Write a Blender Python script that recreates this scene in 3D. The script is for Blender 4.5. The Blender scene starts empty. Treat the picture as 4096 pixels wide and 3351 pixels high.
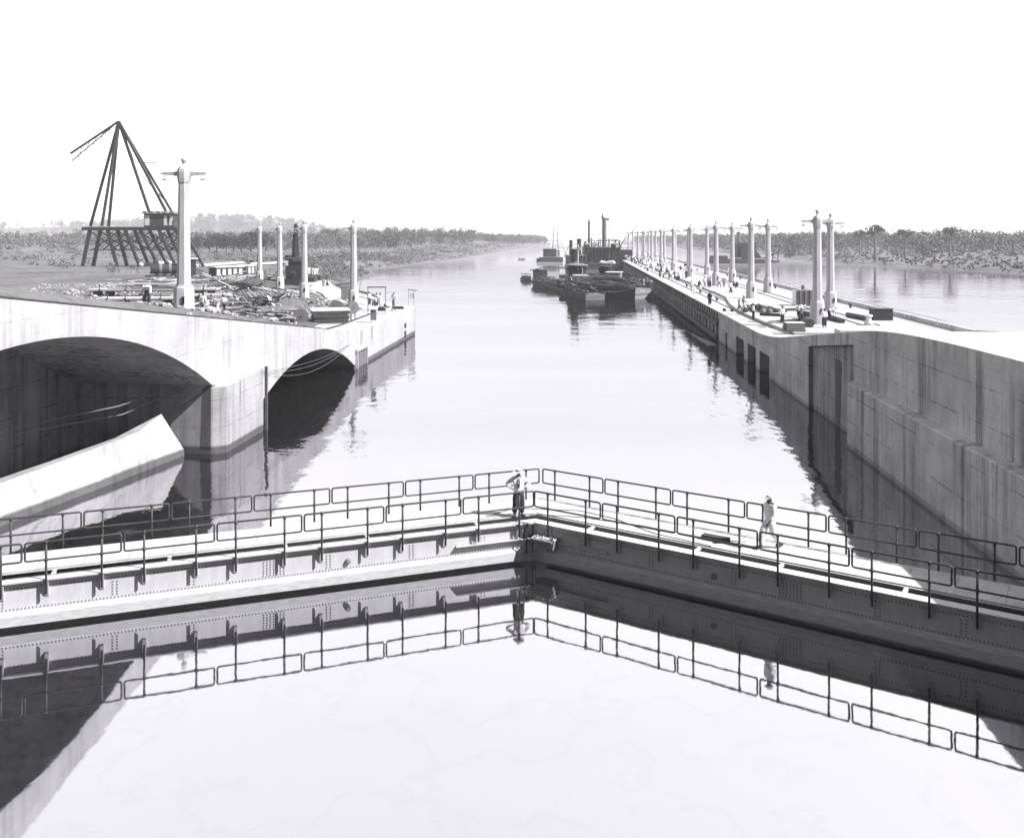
import bpy, bmesh, math, random
import numpy as np
from mathutils import Vector, Matrix
R = math.radians
scene = bpy.context.scene

# ------------------------------------------------------------------ camera
HAZE = 0.00027
F, CX, CY, CH = 3560.0, 2048.0, 945.6, 12.0      # focal length and horizon of the view camera, metres above water
cam_d = bpy.data.cameras.new("camera"); cam = bpy.data.objects.new("camera", cam_d)
scene.collection.objects.link(cam); scene.camera = cam
cam.location = (0, 0, CH); cam.rotation_euler = (R(90), 0, 0)
cam_d.sensor_width = 36.0; cam_d.lens = 36.0 * F / 4096.0
cam_d.shift_y = -(1675.5 - CY) / 4096.0
cam_d.clip_start = 0.5; cam_d.clip_end = 30000.0

# ------------------------------------------------------------------ sky and sun
SKY_SOUTH, SKY_NORTH = 0.14, 1.75
SUN_TO = Vector((1.0, -0.35, 1.05)).normalized()
EL = math.asin(SUN_TO.z); AZ = math.atan2(SUN_TO.x, SUN_TO.y)
world = bpy.data.worlds.new("World"); scene.world = world; world.use_nodes = True
nt = world.node_tree; nt.nodes.clear()
sky = nt.nodes.new("ShaderNodeTexSky"); sky.sky_type = 'NISHITA'; sky.sun_disc = False
sky.sun_elevation = EL; sky.sun_rotation = AZ; sky.altitude = 10
sky.air_density = 3.0; sky.dust_density = 0.5; sky.ozone_density = 0.3
bw = nt.nodes.new("ShaderNodeRGBToBW"); mul = nt.nodes.new("ShaderNodeMixRGB"); mul.blend_type = 'MULTIPLY'
mul.inputs[0].default_value = 1; mul.inputs[2].default_value = (0.985, 0.982, 1.0, 1)
bg = nt.nodes.new("ShaderNodeBackground"); bg.inputs[1].default_value = 0.15
wo = nt.nodes.new("ShaderNodeOutputWorld")
def wmath(op, a, b=None):
    n = nt.nodes.new("ShaderNodeMath"); n.operation = op
    for i, x in enumerate((a, b)):
        if x is None: continue
        if isinstance(x, (int, float)): n.inputs[i].default_value = x
        else: nt.links.new(x, n.inputs[i])
    return n.outputs[0]
# a plate that sees blue as white: sky flattened, then added brightness north and dimming south to steer the light
nt.links.new(sky.outputs[0], bw.inputs[0])
tc = nt.nodes.new("ShaderNodeTexCoord"); sp = nt.nodes.new("ShaderNodeSeparateXYZ"); nt.links.new(tc.outputs['Generated'], sp.inputs[0])
north = nt.nodes.new("ShaderNodeMapRange"); north.interpolation_type = 'SMOOTHSTEP'
for i, v in enumerate((0.0, 0.75, SKY_SOUTH, SKY_NORTH)): north.inputs[i + 1].default_value = v
nt.links.new(sp.outputs[1], north.inputs[0])
val = wmath('MULTIPLY', wmath('POWER', wmath('MULTIPLY', bw.outputs[0], 0.15), 0.5), north.outputs[0])
val = wmath('MULTIPLY', val, 0.75 / 0.15)
nt.links.new(val, mul.inputs[1])
nt.links.new(mul.outputs[0], bg.inputs[0]); nt.links.new(bg.outputs[0], wo.inputs[0])
sun_d = bpy.data.lights.new("sun", 'SUN'); sun = bpy.data.objects.new("sun", sun_d)
scene.collection.objects.link(sun); sun_d.energy = 5.0; sun_d.angle = R(0.6); sun_d.color = (1.0, 0.985, 1.0)
sun.rotation_euler = (-SUN_TO).to_track_quat('-Z', 'Y').to_euler(); sun.location = (60, -20, 80)
vs = scene.view_settings
scene.display_settings.display_device = 'sRGB'
vs.view_transform = 'Standard'; vs.look = 'None'; vs.gamma = 1.0; vs.exposure = 0.78
scene.cycles.max_bounces = 6; scene.cycles.volume_bounces = 1
scene.cycles.transparent_max_bounces = 8
scene.cycles.caustics_reflective = False; scene.cycles.caustics_refractive = False

# ------------------------------------------------------------------ helpers
rng = random.Random(7)
def P(x, y, z):                      # a point on the level plane z, seen at (x, y) of the plate
    Y = (CH - z) * F / (y - CY); return Vector(((x - CX) / F * Y, Y, z))
def at(x, Y, z): return Vector(((x - CX) / F * Y, Y, z))
def g3(v): return (v * 1.0, v * 0.985, v * 1.03)
def link(o): scene.collection.objects.link(o); return o
def tag(o, label=None, cat=None, group=None, kind=None):
    if label: o['label'] = label
    if cat: o['category'] = cat
    if group: o['group'] = group
    if kind: o['kind'] = kind
    return o
def thing(name, label, cat, loc=(0, 0, 0), rz=0.0, group=None):
    o = bpy.data.objects.new(name, None); link(o); o.location = loc; o.rotation_euler = (0, 0, rz)
    o.empty_display_size = 0.2
    return tag(o, label, cat, group)
def dup(root, loc, rz=None, label=None, group=None, scale=None):
    r = root.copy(); link(r); r.location = loc
    if rz is not None: r.rotation_euler = (0, 0, rz)
    if scale is not None: r.scale = (scale,) * 3 if not hasattr(scale, '__len__') else scale
    if label: r['label'] = label
    if group: r['group'] = group
    for ch in list(root.children):
        c = ch.copy(); link(c); c.parent = r
        for g in ch.children:
            d = g.copy(); link(d); d.parent = c
    return r

class MB:
    def __init__(s): s.v = []; s.f = []
    def add(s, vs, fs):
        n = len(s.v); s.v += [tuple(p) for p in vs]; s.f += [tuple(i + n for i in f) for f in fs]; return s
    def hexa(s, p):                  # 8 points: bottom 4 ccw, top 4 ccw
        return s.add(p, [(3, 2, 1, 0), (4, 5, 6, 7), (0, 1, 5, 4), (1, 2, 6, 5), (2, 3, 7, 6), (3, 0, 4, 7)])
    def box(s, c, size, rz=0.0, tilt=None):
        hx, hy, hz = size[0] / 2, size[1] / 2, size[2] / 2
        M = Matrix.Rotation(rz, 3, 'Z')
        if tilt: M = M @ Matrix.Rotation(tilt[0], 3, 'X') @ Matrix.Rotation(tilt[1], 3, 'Y')
        q = [(-hx, -hy, -hz), (hx, -hy, -hz), (hx, hy, -hz), (-hx, hy, -hz), (-hx, -hy, hz), (hx, -hy, hz), (hx, hy, hz), (-hx, hy, hz)]
        return s.hexa([Vector(c) + M @ Vector(a) for a in q])
    def beam(s, p, q, w, h=None):
        p, q = Vector(p), Vector(q); h = h or w; d = (q - p)
        if d.length < 1e-6: return s
        d.normalize(); up = Vector((0, 0, 1)) if abs(d.z) < 0.95 else Vector((0, 1, 0))
        a = d.cross(up).normalized() * (w / 2); b = a.cross(d).normalized() * (h / 2)
        return s.add([p - a - b, p + a - b, p + a + b, p - a + b, q - a - b, q + a - b, q + a + b, q - a + b],
                     [(0, 1, 2, 3), (7, 6, 5, 4), (0, 4, 5, 1), (1, 5, 6, 2), (2, 6, 7, 3), (3, 7, 4, 0)])
    def tube(s, pts, r, n=8, caps=True):
        pts = [Vector(p) for p in pts]; rr = r if hasattr(r, '__len__') else [r] * len(pts)
        rings = []; prev = None
        for i, p in enumerate(pts):
            d = (pts[min(i + 1, len(pts) - 1)] - pts[max(i - 1, 0)]).normalized()
            if prev is None:
                up = Vector((0, 0, 1)) if abs(d.z) < 0.9 else Vector((1, 0, 0)); a = d.cross(up).normalized()
            else:
                a = (prev - d * prev.dot(d)).normalized()
            prev = a; b = d.cross(a)
            rings.append([p + (a * math.cos(2 * math.pi * k / n) + b * math.sin(2 * math.pi * k / n)) * rr[i] for k in range(n)])
        n0 = len(s.v)
        for ring in rings: s.v += [tuple(p) for p in ring]
        for i in range(len(rings) - 1):
            for k in range(n):
                k2 = (k + 1) % n; s.f.append((n0 + i * n + k, n0 + i * n + k2, n0 + (i + 1) * n + k2, n0 + (i + 1) * n + k))
        if caps:
            s.f.append(tuple(n0 + k for k in reversed(range(n)))); s.f.append(tuple(n0 + (len(rings) - 1) * n + k for k in range(n)))
        return s
    def lathe(s, prof, n=12, c=(0, 0, 0), rot=0.0):
        n0 = len(s.v)
        for r, z in prof:
            for k in range(n):
                a = 2 * math.pi * k / n + rot; s.v.append((c[0] + r * math.cos(a), c[1] + r * math.sin(a), c[2] + z))
        for i in range(len(prof) - 1):
            for k in range(n):
                k2 = (k + 1) % n; s.f.append((n0 + i * n + k, n0 + i * n + k2, n0 + (i + 1) * n + k2, n0 + (i + 1) * n + k))
        s.f.append(tuple(n0 + k for k in reversed(range(n)))); s.f.append(tuple(n0 + (len(prof) - 1) * n + k for k in range(n)))
        return s
    def prism(s, pts, z0, z1):       # pts ccw; z0, z1 numbers or lists
        n = len(pts); z0 = z0 if hasattr(z0, '__len__') else [z0] * n; z1 = z1 if hasattr(z1, '__len__') else [z1] * n
        n0 = len(s.v)
        s.v += [(p[0], p[1], a) for p, a in zip(pts, z0)] + [(p[0], p[1], a) for p, a in zip(pts, z1)]
        s.f.append(tuple(n0 + k for k in reversed(range(n)))); s.f.append(tuple(n0 + n + k for k in range(n)))
        for k in range(n):
            k2 = (k + 1) % n; s.f.append((n0 + k, n0 + k2, n0 + n + k2, n0 + n + k))
        return s
    def quad(s, a, b, c, d): return s.add([a, b, c, d], [(0, 1, 2, 3)])
    def build(s, name, mat, parent=None, smooth=False, bevel=0.0, world=True, tri=False):
        me = bpy.data.meshes.new(name); v = s.v
        if parent is not None and world:
            if parent.parent is not None: L = parent.parent.location + parent.location
            else: L = parent.location
            v = [(p[0] - L[0], p[1] - L[1], p[2] - L[2]) for p in v]
        me.from_pydata(v, [], s.f); me.update()
        if tri or True:
            bm = bmesh.new(); bm.from_mesh(me); bmesh.ops.recalc_face_normals(bm, faces=bm.faces)
            if bevel > 0:
                try: bmesh.ops.bevel(bm, geom=[e for e in bm.edges if len(e.link_faces) == 2 and e.calc_face_angle(0) > 0.6], offset=bevel, segments=1, affect='EDGES')
                except Exception: pass
            bm.to_mesh(me); bm.free()
        me.materials.append(mat)
        if smooth: me.polygons.foreach_set("use_smooth", [True] * len(me.polygons))
        o = bpy.data.objects.new(name, me); link(o)
        if parent is not None: o.parent = parent
        return o

# ------------------------------------------------------------------ materials
def _n(nt, t, **kw):
    n = nt.nodes.new(t)
    for k, v in kw.items(): setattr(n, k, v)
    return n
def _math(nt, op, a, b=None, clamp=False):
    n = nt.nodes.new("ShaderNodeMath"); n.operation = op; n.use_clamp = clamp
    for i, x in enumerate((a, b)):
        if x is None: continue
        if isinstance(x, (int, float)): n.inputs[i].default_value = x
        else: nt.links.new(x, n.inputs[i])
    return n.outputs[0]
def _noise(nt, vec, scale, detail=4, rough=0.55):
    n = nt.nodes.new("ShaderNodeTexNoise"); n.inputs['Scale'].default_value = scale
    n.inputs['Detail'].default_value = detail; n.inputs['Roughness'].default_value = rough
    nt.links.new(vec, n.inputs['Vector']); return n.outputs['Fac']
def _map(nt, vec, sc, rz=0.0):
    n = nt.nodes.new("ShaderNodeMapping"); n.inputs['Scale'].default_value = sc; n.inputs['Rotation'].default_value = (0, 0, rz)
    nt.links.new(vec, n.inputs['Vector']); return n.outputs[0]
def _range(nt, x, a, b, c, d):
    n = nt.nodes.new("ShaderNodeMapRange"); n.inputs[1].default_value = a; n.inputs[2].default_value = b
    n.inputs[3].default_value = c; n.inputs[4].default_value = d; nt.links.new(x, n.inputs[0]); return n.outputs[0]
def _value_to_color(nt, val):
    m = nt.nodes.new("ShaderNodeCombineColor")
    for i, k in enumerate(g3(1.0)): nt.links.new(_math(nt, 'MULTIPLY', val, k), m.inputs[i])
    return m.outputs[0]
def new_mat(name):
    m = bpy.data.materials.new(name); m.use_nodes = True; nt = m.node_tree
    b = nt.nodes['Principled BSDF']; return m, nt, b
def pos(nt): return nt.nodes.new("ShaderNodeNewGeometry").outputs['Position']
def objc(nt): return nt.nodes.new("ShaderNodeTexCoord").outputs['Object']

def mat(name, v, rough=0.8, var=0.3, scale=3.0, spec=0.3, bump=0.0, metal=0.0, stretch=None, fine=0.0):
    m, nt, b = new_mat(name); c = objc(nt)
    if stretch: c = _map(nt, c, stretch)
    f = _noise(nt, c, scale, 5, 0.6)
    val = _range(nt, f, 0.25, 0.75, v * (1 - var), v * (1 + var))
    if fine:
        f2 = _noise(nt, c, scale * 9, 3, 0.6); val = _math(nt, 'MULTIPLY', val, _range(nt, f2, 0.3, 0.7, 1 - fine, 1 + fine))
    nt.links.new(_value_to_color(nt, val), b.inputs['Base Color'])
    b.inputs['Roughness'].default_value = rough; b.inputs['Specular IOR Level'].default_value = spec; b.inputs['Metallic'].default_value = metal
    if bump:
        bp = nt.nodes.new("ShaderNodeBump"); bp.inputs['Strength'].default_value = bump; bp.inputs['Distance'].default_value = 0.05
        nt.links.new(f, bp.inputs['Height']); nt.links.new(bp.outputs[0], b.inputs['Normal'])
    return m

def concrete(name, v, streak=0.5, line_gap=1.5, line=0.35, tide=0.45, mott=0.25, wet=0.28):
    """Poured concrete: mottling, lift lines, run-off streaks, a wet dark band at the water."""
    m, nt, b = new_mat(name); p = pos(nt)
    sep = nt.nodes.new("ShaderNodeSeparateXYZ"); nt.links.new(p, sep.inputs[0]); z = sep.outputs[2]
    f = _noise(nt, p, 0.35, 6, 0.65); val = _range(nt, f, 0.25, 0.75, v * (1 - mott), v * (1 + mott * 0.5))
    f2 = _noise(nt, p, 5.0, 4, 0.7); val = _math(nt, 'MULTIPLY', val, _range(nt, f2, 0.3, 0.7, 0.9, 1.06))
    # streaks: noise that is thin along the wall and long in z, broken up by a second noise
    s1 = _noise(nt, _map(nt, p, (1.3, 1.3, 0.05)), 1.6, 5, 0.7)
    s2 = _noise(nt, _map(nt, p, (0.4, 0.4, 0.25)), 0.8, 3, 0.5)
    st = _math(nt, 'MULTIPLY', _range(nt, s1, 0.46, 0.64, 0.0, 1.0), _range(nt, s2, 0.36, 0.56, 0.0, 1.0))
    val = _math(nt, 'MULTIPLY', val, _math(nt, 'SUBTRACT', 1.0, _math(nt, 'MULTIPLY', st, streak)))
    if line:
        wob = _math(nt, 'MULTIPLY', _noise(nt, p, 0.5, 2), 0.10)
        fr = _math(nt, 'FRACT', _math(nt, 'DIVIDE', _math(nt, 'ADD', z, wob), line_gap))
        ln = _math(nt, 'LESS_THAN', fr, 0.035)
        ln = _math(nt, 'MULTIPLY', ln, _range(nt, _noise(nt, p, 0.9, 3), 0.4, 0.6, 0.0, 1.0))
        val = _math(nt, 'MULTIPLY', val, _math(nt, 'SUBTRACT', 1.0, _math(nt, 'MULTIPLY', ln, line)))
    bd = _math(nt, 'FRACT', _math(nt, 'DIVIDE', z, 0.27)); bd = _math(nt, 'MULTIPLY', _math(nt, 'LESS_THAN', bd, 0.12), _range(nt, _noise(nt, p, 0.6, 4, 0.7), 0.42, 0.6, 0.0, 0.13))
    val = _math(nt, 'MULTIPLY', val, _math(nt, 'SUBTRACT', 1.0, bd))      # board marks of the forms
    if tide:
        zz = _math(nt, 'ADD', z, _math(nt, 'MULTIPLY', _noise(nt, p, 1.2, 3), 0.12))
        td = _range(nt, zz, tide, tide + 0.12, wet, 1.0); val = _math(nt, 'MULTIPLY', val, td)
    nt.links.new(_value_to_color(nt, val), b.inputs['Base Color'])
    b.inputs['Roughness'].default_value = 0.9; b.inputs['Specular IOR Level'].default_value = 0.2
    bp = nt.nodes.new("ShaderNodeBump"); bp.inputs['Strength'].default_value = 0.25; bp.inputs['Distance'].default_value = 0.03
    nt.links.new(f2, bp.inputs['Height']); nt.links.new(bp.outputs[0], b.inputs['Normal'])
    return m

def water_mat():
    m = bpy.data.materials.new("canal_water"); m.use_nodes = True; nt = m.node_tree; nt.nodes.clear()
    out = _n(nt, "ShaderNodeOutputMaterial"); p = pos(nt)
    sep = nt.nodes.new("ShaderNodeSeparateXYZ"); nt.links.new(p, sep.inputs[0])
    n1 = _noise(nt, _map(nt, p, (1.0, 0.75, 1)), 1.0, 3, 0.5)        # cat's-paws lying across the channel
    n2 = _noise(nt, _map(nt, p, (0.22, 0.16, 1)), 1.0, 2, 0.5)
    far = _math(nt, 'MULTIPLY', _range(nt, sep.outputs[1], 30, 48, 0.13, 1.0), _range(nt, sep.outputs[1], 100, 400, 1.0, 0.45))               # the pool behind the gates is sheltered
    patch = _range(nt, _noise(nt, _map(nt, p, (0.02, 0.05, 1)), 1.0, 3, 0.5), 0.35, 0.65, 0.45, 1.2)
    h = _math(nt, 'ADD', _math(nt, 'MULTIPLY', n1, 0.028), _math(nt, 'MULTIPLY', n2, 0.07))
    h = _math(nt, 'MULTIPLY', _math(nt, 'MULTIPLY', h, far), patch)
    bp = _n(nt, "ShaderNodeBump"); bp.inputs['Strength'].default_value = 1.0; bp.inputs['Distance'].default_value = 1.0
    nt.links.new(h, bp.inputs['Height'])
    # scum and silt: pale swirls on the still water near the gates
    wv = _noise(nt, _map(nt, p, (0.22, 0.22, 1)), 1.0, 6, 0.55)
    ring = _math(nt, 'ABSOLUTE', _math(nt, 'SUBTRACT', wv, 0.5))
    scum = _math(nt, 'MULTIPLY', _range(nt, ring, 0.0, 0.02, 0.018, 0.0), _range(nt, sep.outputs[1], 24, 30, 1.0, 0.0))
    diff = _n(nt, "ShaderNodeBsdfDiffuse"); nt.links.new(_value_to_color(nt, _range(nt, sep.outputs[1], 180, 420, 0.05, 0.42)), diff.inputs[0])   # paler far off: bright sky reflection put into the colour
    gl = _n(nt, "ShaderNodeBsdfGlossy"); gl.inputs[1].default_value = 0.035
    tone = _math(nt, 'MULTIPLY', _math(nt, 'SUBTRACT', _range(nt, sep.outputs[1], 30, 55, 0.68, 0.53), scum), _range(nt, _noise(nt, _map(nt, p, (0.012, 0.05, 1)), 1.0, 4, 0.6), 0.3, 0.7, 0.92, 1.0))
    nt.links.new(_value_to_color(nt, tone), gl.inputs[0])
    lw = _n(nt, "ShaderNodeLayerWeight"); lw.inputs[0].default_value = 0.5
    nt.links.new(bp.outputs[0], gl.inputs['Normal'])
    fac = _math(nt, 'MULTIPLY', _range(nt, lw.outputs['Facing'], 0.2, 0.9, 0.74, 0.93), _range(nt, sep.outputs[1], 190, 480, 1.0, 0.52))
    mx = _n(nt, "ShaderNodeMixShader"); nt.links.new(fac, mx.inputs[0]); nt.links.new(diff.outputs[0], mx.inputs[1]); nt.links.new(gl.outputs[0], mx.inputs[2])
    nt.links.new(mx.outputs[0], out.inputs[0]); return m

def foliage(name, v):
    m, nt, b = new_mat(name); oi = nt.nodes.new("ShaderNodeNewGeometry")
    val = _range(nt, oi.outputs['Random Per Island'], 0, 1, v * 0.7, v * 1.35)
    nt.links.new(_value_to_color(nt, val), b.inputs['Base Color']); b.inputs['Roughness'].default_value = 0.75
    b.inputs['Specular IOR Level'].default_value = 0.2
    return m

def ground_mat(name, v, dark):
    m, nt, b = new_mat(name); p = pos(nt)
    f = _noise(nt, p, 0.06, 8, 0.65); g = _noise(nt, p, 0.9, 6, 0.7)
    val = _math(nt, 'ADD', _range(nt, f, 0.35, 0.65, dark, v), _range(nt, g, 0.3, 0.7, -0.35 * v, 0.35 * v))
    val = _math(nt, 'MAXIMUM', val, 0.03)
    nt.links.new(_value_to_color(nt, val), b.inputs['Base Color']); b.inputs['Roughness'].default_value = 0.95
    bp = nt.nodes.new("ShaderNodeBump"); bp.inputs['Strength'].default_value = 0.8; bp.inputs['Distance'].default_value = 0.4
    nt.links.new(g, bp.inputs['Height']); nt.links.new(bp.outputs[0], b.inputs['Normal'])
    return m

M_conc_sun = concrete("concrete_left_wall", 0.52, streak=0.30, line=0.2, tide=0.40)
M_conc_dark = concrete("concrete_stained", 0.56, streak=0.6, line=0.6, tide=0.25, mott=0.45, wet=0.6)
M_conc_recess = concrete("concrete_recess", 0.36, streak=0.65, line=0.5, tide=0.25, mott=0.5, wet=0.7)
M_conc_deck = concrete("concrete_deck", 0.46, streak=0.0, line=0.0, tide=0.0, mott=0.15)
M_conc_post = mat("concrete_post", 0.50, var=0.22, scale=2.0, stretch=(1, 1, 0.25), fine=0.08)
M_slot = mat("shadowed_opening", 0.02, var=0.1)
M_steel = mat("painted_steel", 0.58, rough=0.55, var=0.10, scale=4, stretch=(1, 1, 0.2), spec=0.35, fine=0.05)
M_steel_grey = mat("grey_steel", 0.22, rough=0.5, var=0.2, scale=4, spec=0.4)
M_pipe = mat("dark_pipe_paint", 0.045, rough=0.5, var=0.2, scale=6, spec=0.4)
M_iron = mat("black_iron", 0.035, rough=0.6, var=0.4, scale=4, spec=0.35)
M_soot = mat("sooty_hull", 0.055, rough=0.75, var=0.5, scale=1.5, stretch=(1, 1, 0.3), fine=0.2)
M_wood = mat("weathered_timber", 0.22, rough=0.85, var=0.35, scale=3, stretch=(1, 6, 1), fine=0.15)
M_wood_dark = mat("dark_timber", 0.09, rough=0.85, var=0.4, scale=3, fine=0.2)
M_wood_pale = mat("pale_timber", 0.46, rough=0.85, var=0.25, scale=4, fine=0.12)
M_white = mat("white_paint", 0.72, rough=0.6, var=0.08, scale=3)
M_canvas = mat("canvas", 0.62, rough=0.9, var=0.12, scale=5)
M_grey = mat("grey_paint", 0.20, rough=0.7, var=0.25, scale=3)
M_rope = mat("manila_rope", 0.22, rough=0.9, var=0.2, scale=8)
M_skin_dark = mat("skin_dark", 0.07, rough=0.6, var=0.1)
M_skin_light = mat("skin_light", 0.20, rough=0.6, var=0.1)
M_cl_white = mat("cloth_white", 0.80, rough=0.9, var=0.1, scale=8)
M_cl_grey = mat("cloth_grey", 0.25, rough=0.9, var=0.15, scale=8)
M_cl_dark = mat("cloth_dark", 0.04, rough=0.9, var=0.2, scale=8)
M_straw = mat("straw_hat", 0.62, rough=0.9, var=0.1, scale=20)
M_leaf_dark = foliage("foliage_dark", 0.055)
M_leaf = foliage("foliage_mid", 0.10)
M_leaf_pale = foliage("foliage_pale", 0.17)
M_scrub = foliage("scrub_leaves", 0.14)
M_bark = mat("bark", 0.22, rough=0.9, var=0.4, scale=2, stretch=(1, 1, 0.2))
M_ground = ground_mat("bank_soil_and_grass", 0.17, 0.09)
M_yard = ground_mat("trampled_clay_yard", 0.17, 0.08)
M_water = water_mat()

# ------------------------------------------------------------------ water and banks
def interp(pts, y):
    if y <= pts[0][0]: return pts[0][1]
    for (a, b), (c, d) in zip(pts, pts[1:]):
        if y <= c: return b + (d - b) * (y - a) / (c - a)
    return pts[-1][1]
def sm(a, b, x):
    t = min(1, max(0, (x - a) / (b - a))); return t * t * (3 - 2 * t)
mb = MB(); ys = [-60, 10, 40, 80, 200, 600, 2000, 6000]; xs = [-3500, -400, -60, 0, 60, 400, 3500]
mb.v = [(x, y, 0.0) for y in ys for x in xs]
nx = len(xs)
mb.f = [(j * nx + i, j * nx + i + 1, (j + 1) * nx + i + 1, (j + 1) * nx + i) for j in range(len(ys) - 1) for i in range(nx - 1)]
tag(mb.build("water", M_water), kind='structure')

AXS = 0.0736                                                  # the locks run a little to the right of the view
def XL(Y): return -20.09 + AXS * Y                              # face of the left lock wall
def XR(Y): return 16.2 + AXS * Y                                # face of the centre wall
INL = Vector((-1, AXS, 0)).normalized(); INR = Vector((1, -AXS, 0)).normalized()
ZD = 3.35
def ramp(Y, y0):                                                # towing track climbs towards the upper lock
    d = y0 - Y
    if d <= -6: return ZD
    if d >= 6: return min(ZD + 0.131 * d, 11.2)
    return ZD + 0.131 * (d + 6) ** 2 / 24
def ZL(Y): return ramp(Y, 80.5)
def ZR(Y): z = ramp(Y, 75.5); return z if z < 6.6 else 6.6 + 0.9 * (1 - math.exp(-(z - 6.6) / 0.9))
WING = [(110, -12.0), (131, -21.0), (149, -28.5), (195, -42.0), (205, -45.0)]
SHL = WING + [(226, -44), (238, -41.3), (275, -41.4), (310, -49), (335, -50), (343, -43.4), (390, -38.4), (480, -29), (582, -19.3), (700, -8), (785, -0.4), (962, 19.5), (1360, 62), (1600, 66), (1800, 30), (2600, -300)]
def shoreL(Y): return XL(Y) if Y <= 110 else interp(SHL, Y)
SHR = [(240, 165), (277, 159), (330, 153), (361, 149), (387, 146), (409, 138), (452, 143), (483, 147), (505, 160), (560, 172), (590, 156), (620, 148), (684, 153), (785, 157), (1007, 176), (1360, 173), (1800, 215), (2600, 420)]
def shoreR(Y): return interp(SHR, Y)
_ph = [(rng.uniform(0, 6.28), rng.uniform(0, 6.28)) for _ in range(6)]
def bump(X, Y):
    s = 0
    for k, (a, b) in enumerate(_ph):
        w = 0.012 * 1.9 ** k; s += math.sin(X * w + a) * math.sin(Y * w * 0.8 + b) / (1.25 ** k)
    return s
def hill(X, Y):
    h = 0
    for cx, cy, sx, sy, a in ((-760, 2180, 190, 220, 40), (-560, 2200, 130, 220, 24), (-120, 950, 90, 180, 6), (-60, 820, 70, 140, 4), (-1150, 2150, 260, 250, 26)):
        h += a * math.exp(-((X - cx) / sx) ** 2 - ((Y - cy) / sy) ** 2)
    return h
def zl(X, Y):
    d = shoreL(Y) - X
    if Y < 197:
        base = ZL(Y) if Y < 110 else ZD
        b0 = 1.5 + 5.0 * sm(72, 92, Y)
        return base - 0.62 + 0.55 * sm(b0 - 0.8, b0 + 0.6, d) + 0.35 * sm(b0 + 1, b0 + 8, d) + 0.10 * bump(X * 4, Y * 4) * sm(b0, b0 + 3, d) + (0.5 * sm(20, 60, d)) + 0.95 * sm(1.6, 5, d) * (1 - sm(70, 88, Y))
    if d < 0: return max(-1.5, 0.25 * d)
    jag = 1.2 * bump(X * 6, Y * 6)
    z = 2.3 * sm(0, 13 + jag * 2, d) + 1.6 * sm(10, 60, d) + 0.28 * bump(X * 2.2, Y * 2.2) * sm(2, 14, d)
    z += 2.5 * sm(80, 300, d) * sm(300, 600, Y) + hill(X, Y)
    return z
def zr(X, Y):
    d = X - shoreR(Y)
    if d < 0: return max(-1.5, 0.25 * d)
    return 1.5 * sm(0, 8, d) + 0.2 * bump(X * 2, Y * 2) * sm(2, 14, d) + 2.5 * sm(20, 150, d)
def grid(name, Ys, Ds, sx, zf, shore, mat, cut=None):
    v = []; f = []; n = len(Ds)
    for Y in Ys:
        s = shore(Y)
        for d in Ds:
            X = s + sx * d; v.append((X, Y, zf(X, Y)))
    for j in range(len(Ys) - 1):
        for i in range(n - 1):
            if cut and cut(Ys[j], Ds[i]): continue
            f.append((j * n + i, j * n + i + 1, (j + 1) * n + i + 1, (j + 1) * n + i))
    m = MB(); m.v = v; m.f = f; return m.build(name, mat, smooth=True)
Yn = [14 + 1.6 * k for k in range(116)]
Yf = [200]
while Yf[-1] < 2600: Yf.append(Yf[-1] * 1.022 + 0.5)
Dn = [1.0, 1.5, 2, 2.6, 3.4] + [4.2 + 1.2 * k for k in range(40)] + [55, 60, 68, 78, 90, 110, 140, 190, 260, 400, 700]
Df = [-6, -3, -1.5, -0.5, 0, 1, 2, 3.5, 5, 7, 9, 12] + [15 + 5 * k for k in range(22)] + [130, 145, 160, 180, 200, 225, 250, 280, 310, 350, 400, 460, 540, 640, 800, 1100, 1600]
tag(grid("yard_ground", Yn + [200], Dn, -1, zl, shoreL, M_yard), kind='structure')
tag(grid("left_bank", [196, 198] + Yf, Df, -1, lambda X, Y: zl(X, max(Y, 198)), shoreL, M_ground, cut=lambda Y, d: Y < 199 and d < 1), kind='structure')
Yr = [240]
while Yr[-1] < 2600: Yr.append(Yr[-1] * 1.025 + 0.5)
tag(grid("right_bank", Yr, Df, 1, zr, shoreR, M_ground), kind='structure')

# ------------------------------------------------------------------ left lock wall with its two arches
lw = thing("lock_wall", "white concrete lock wall with two arches sloping down to the left of the channel", "lock wall", (XL(60), 60, 0))
def fr(X, Y, z, off, inl): p = Vector((X, Y, z)) + inl * off; return (p.x, p.y, z)
prof = []                                                       # (Y, underside)
Y = 15.0
while Y < 110.01:
    if 16.8 < Y < 49.2: zb = 8.1 - 0.0168 * (Y - 33) ** 2
    elif 52.6 < Y < 81.4: zb = max(-0.3, 3.3 * (1 - ((Y - 67) / 14.0) ** 2))
    else: zb = -3.0
    if prof and abs(zb - prof[-1][1]) > 2.0: prof.append((Y - 0.001, prof[-1][1]) if False else (Y, prof[-1][1]))
    prof.append((Y, zb)); Y += 0.4
NICHE = (80.6, 84.3, 1.65)
mb = MB(); mi = MB(); DEP = 8.0
for (y0, b0), (y1, b1) in zip(prof, prof[1:]):
    x0, x1 = XL(y0), XL(y1)
    if y1 - y0 < 1e-6:                                           # jamb
        lo, hi = sorted((b0, b1)); mi.quad((x0, y0, lo), (x0, y0, hi), fr(x0, y0, hi, DEP, INL), fr(x0, y0, lo, DEP, INL)); continue
    mb.quad((x0, y0, b0), (x1, y1, b1), (x1, y1, ZL(y1)), (x0, y0, ZL(y0)))
    if max(b0, b1) > -2.5: mi.quad((x0, y0, b0), (x1, y1, b1), fr(x1, y1, b1, DEP, INL), fr(x0, y0, b0, DEP, INL))
for y0, y1 in ((15, 16.8), (49.2, 52.6)):
    pass
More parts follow.
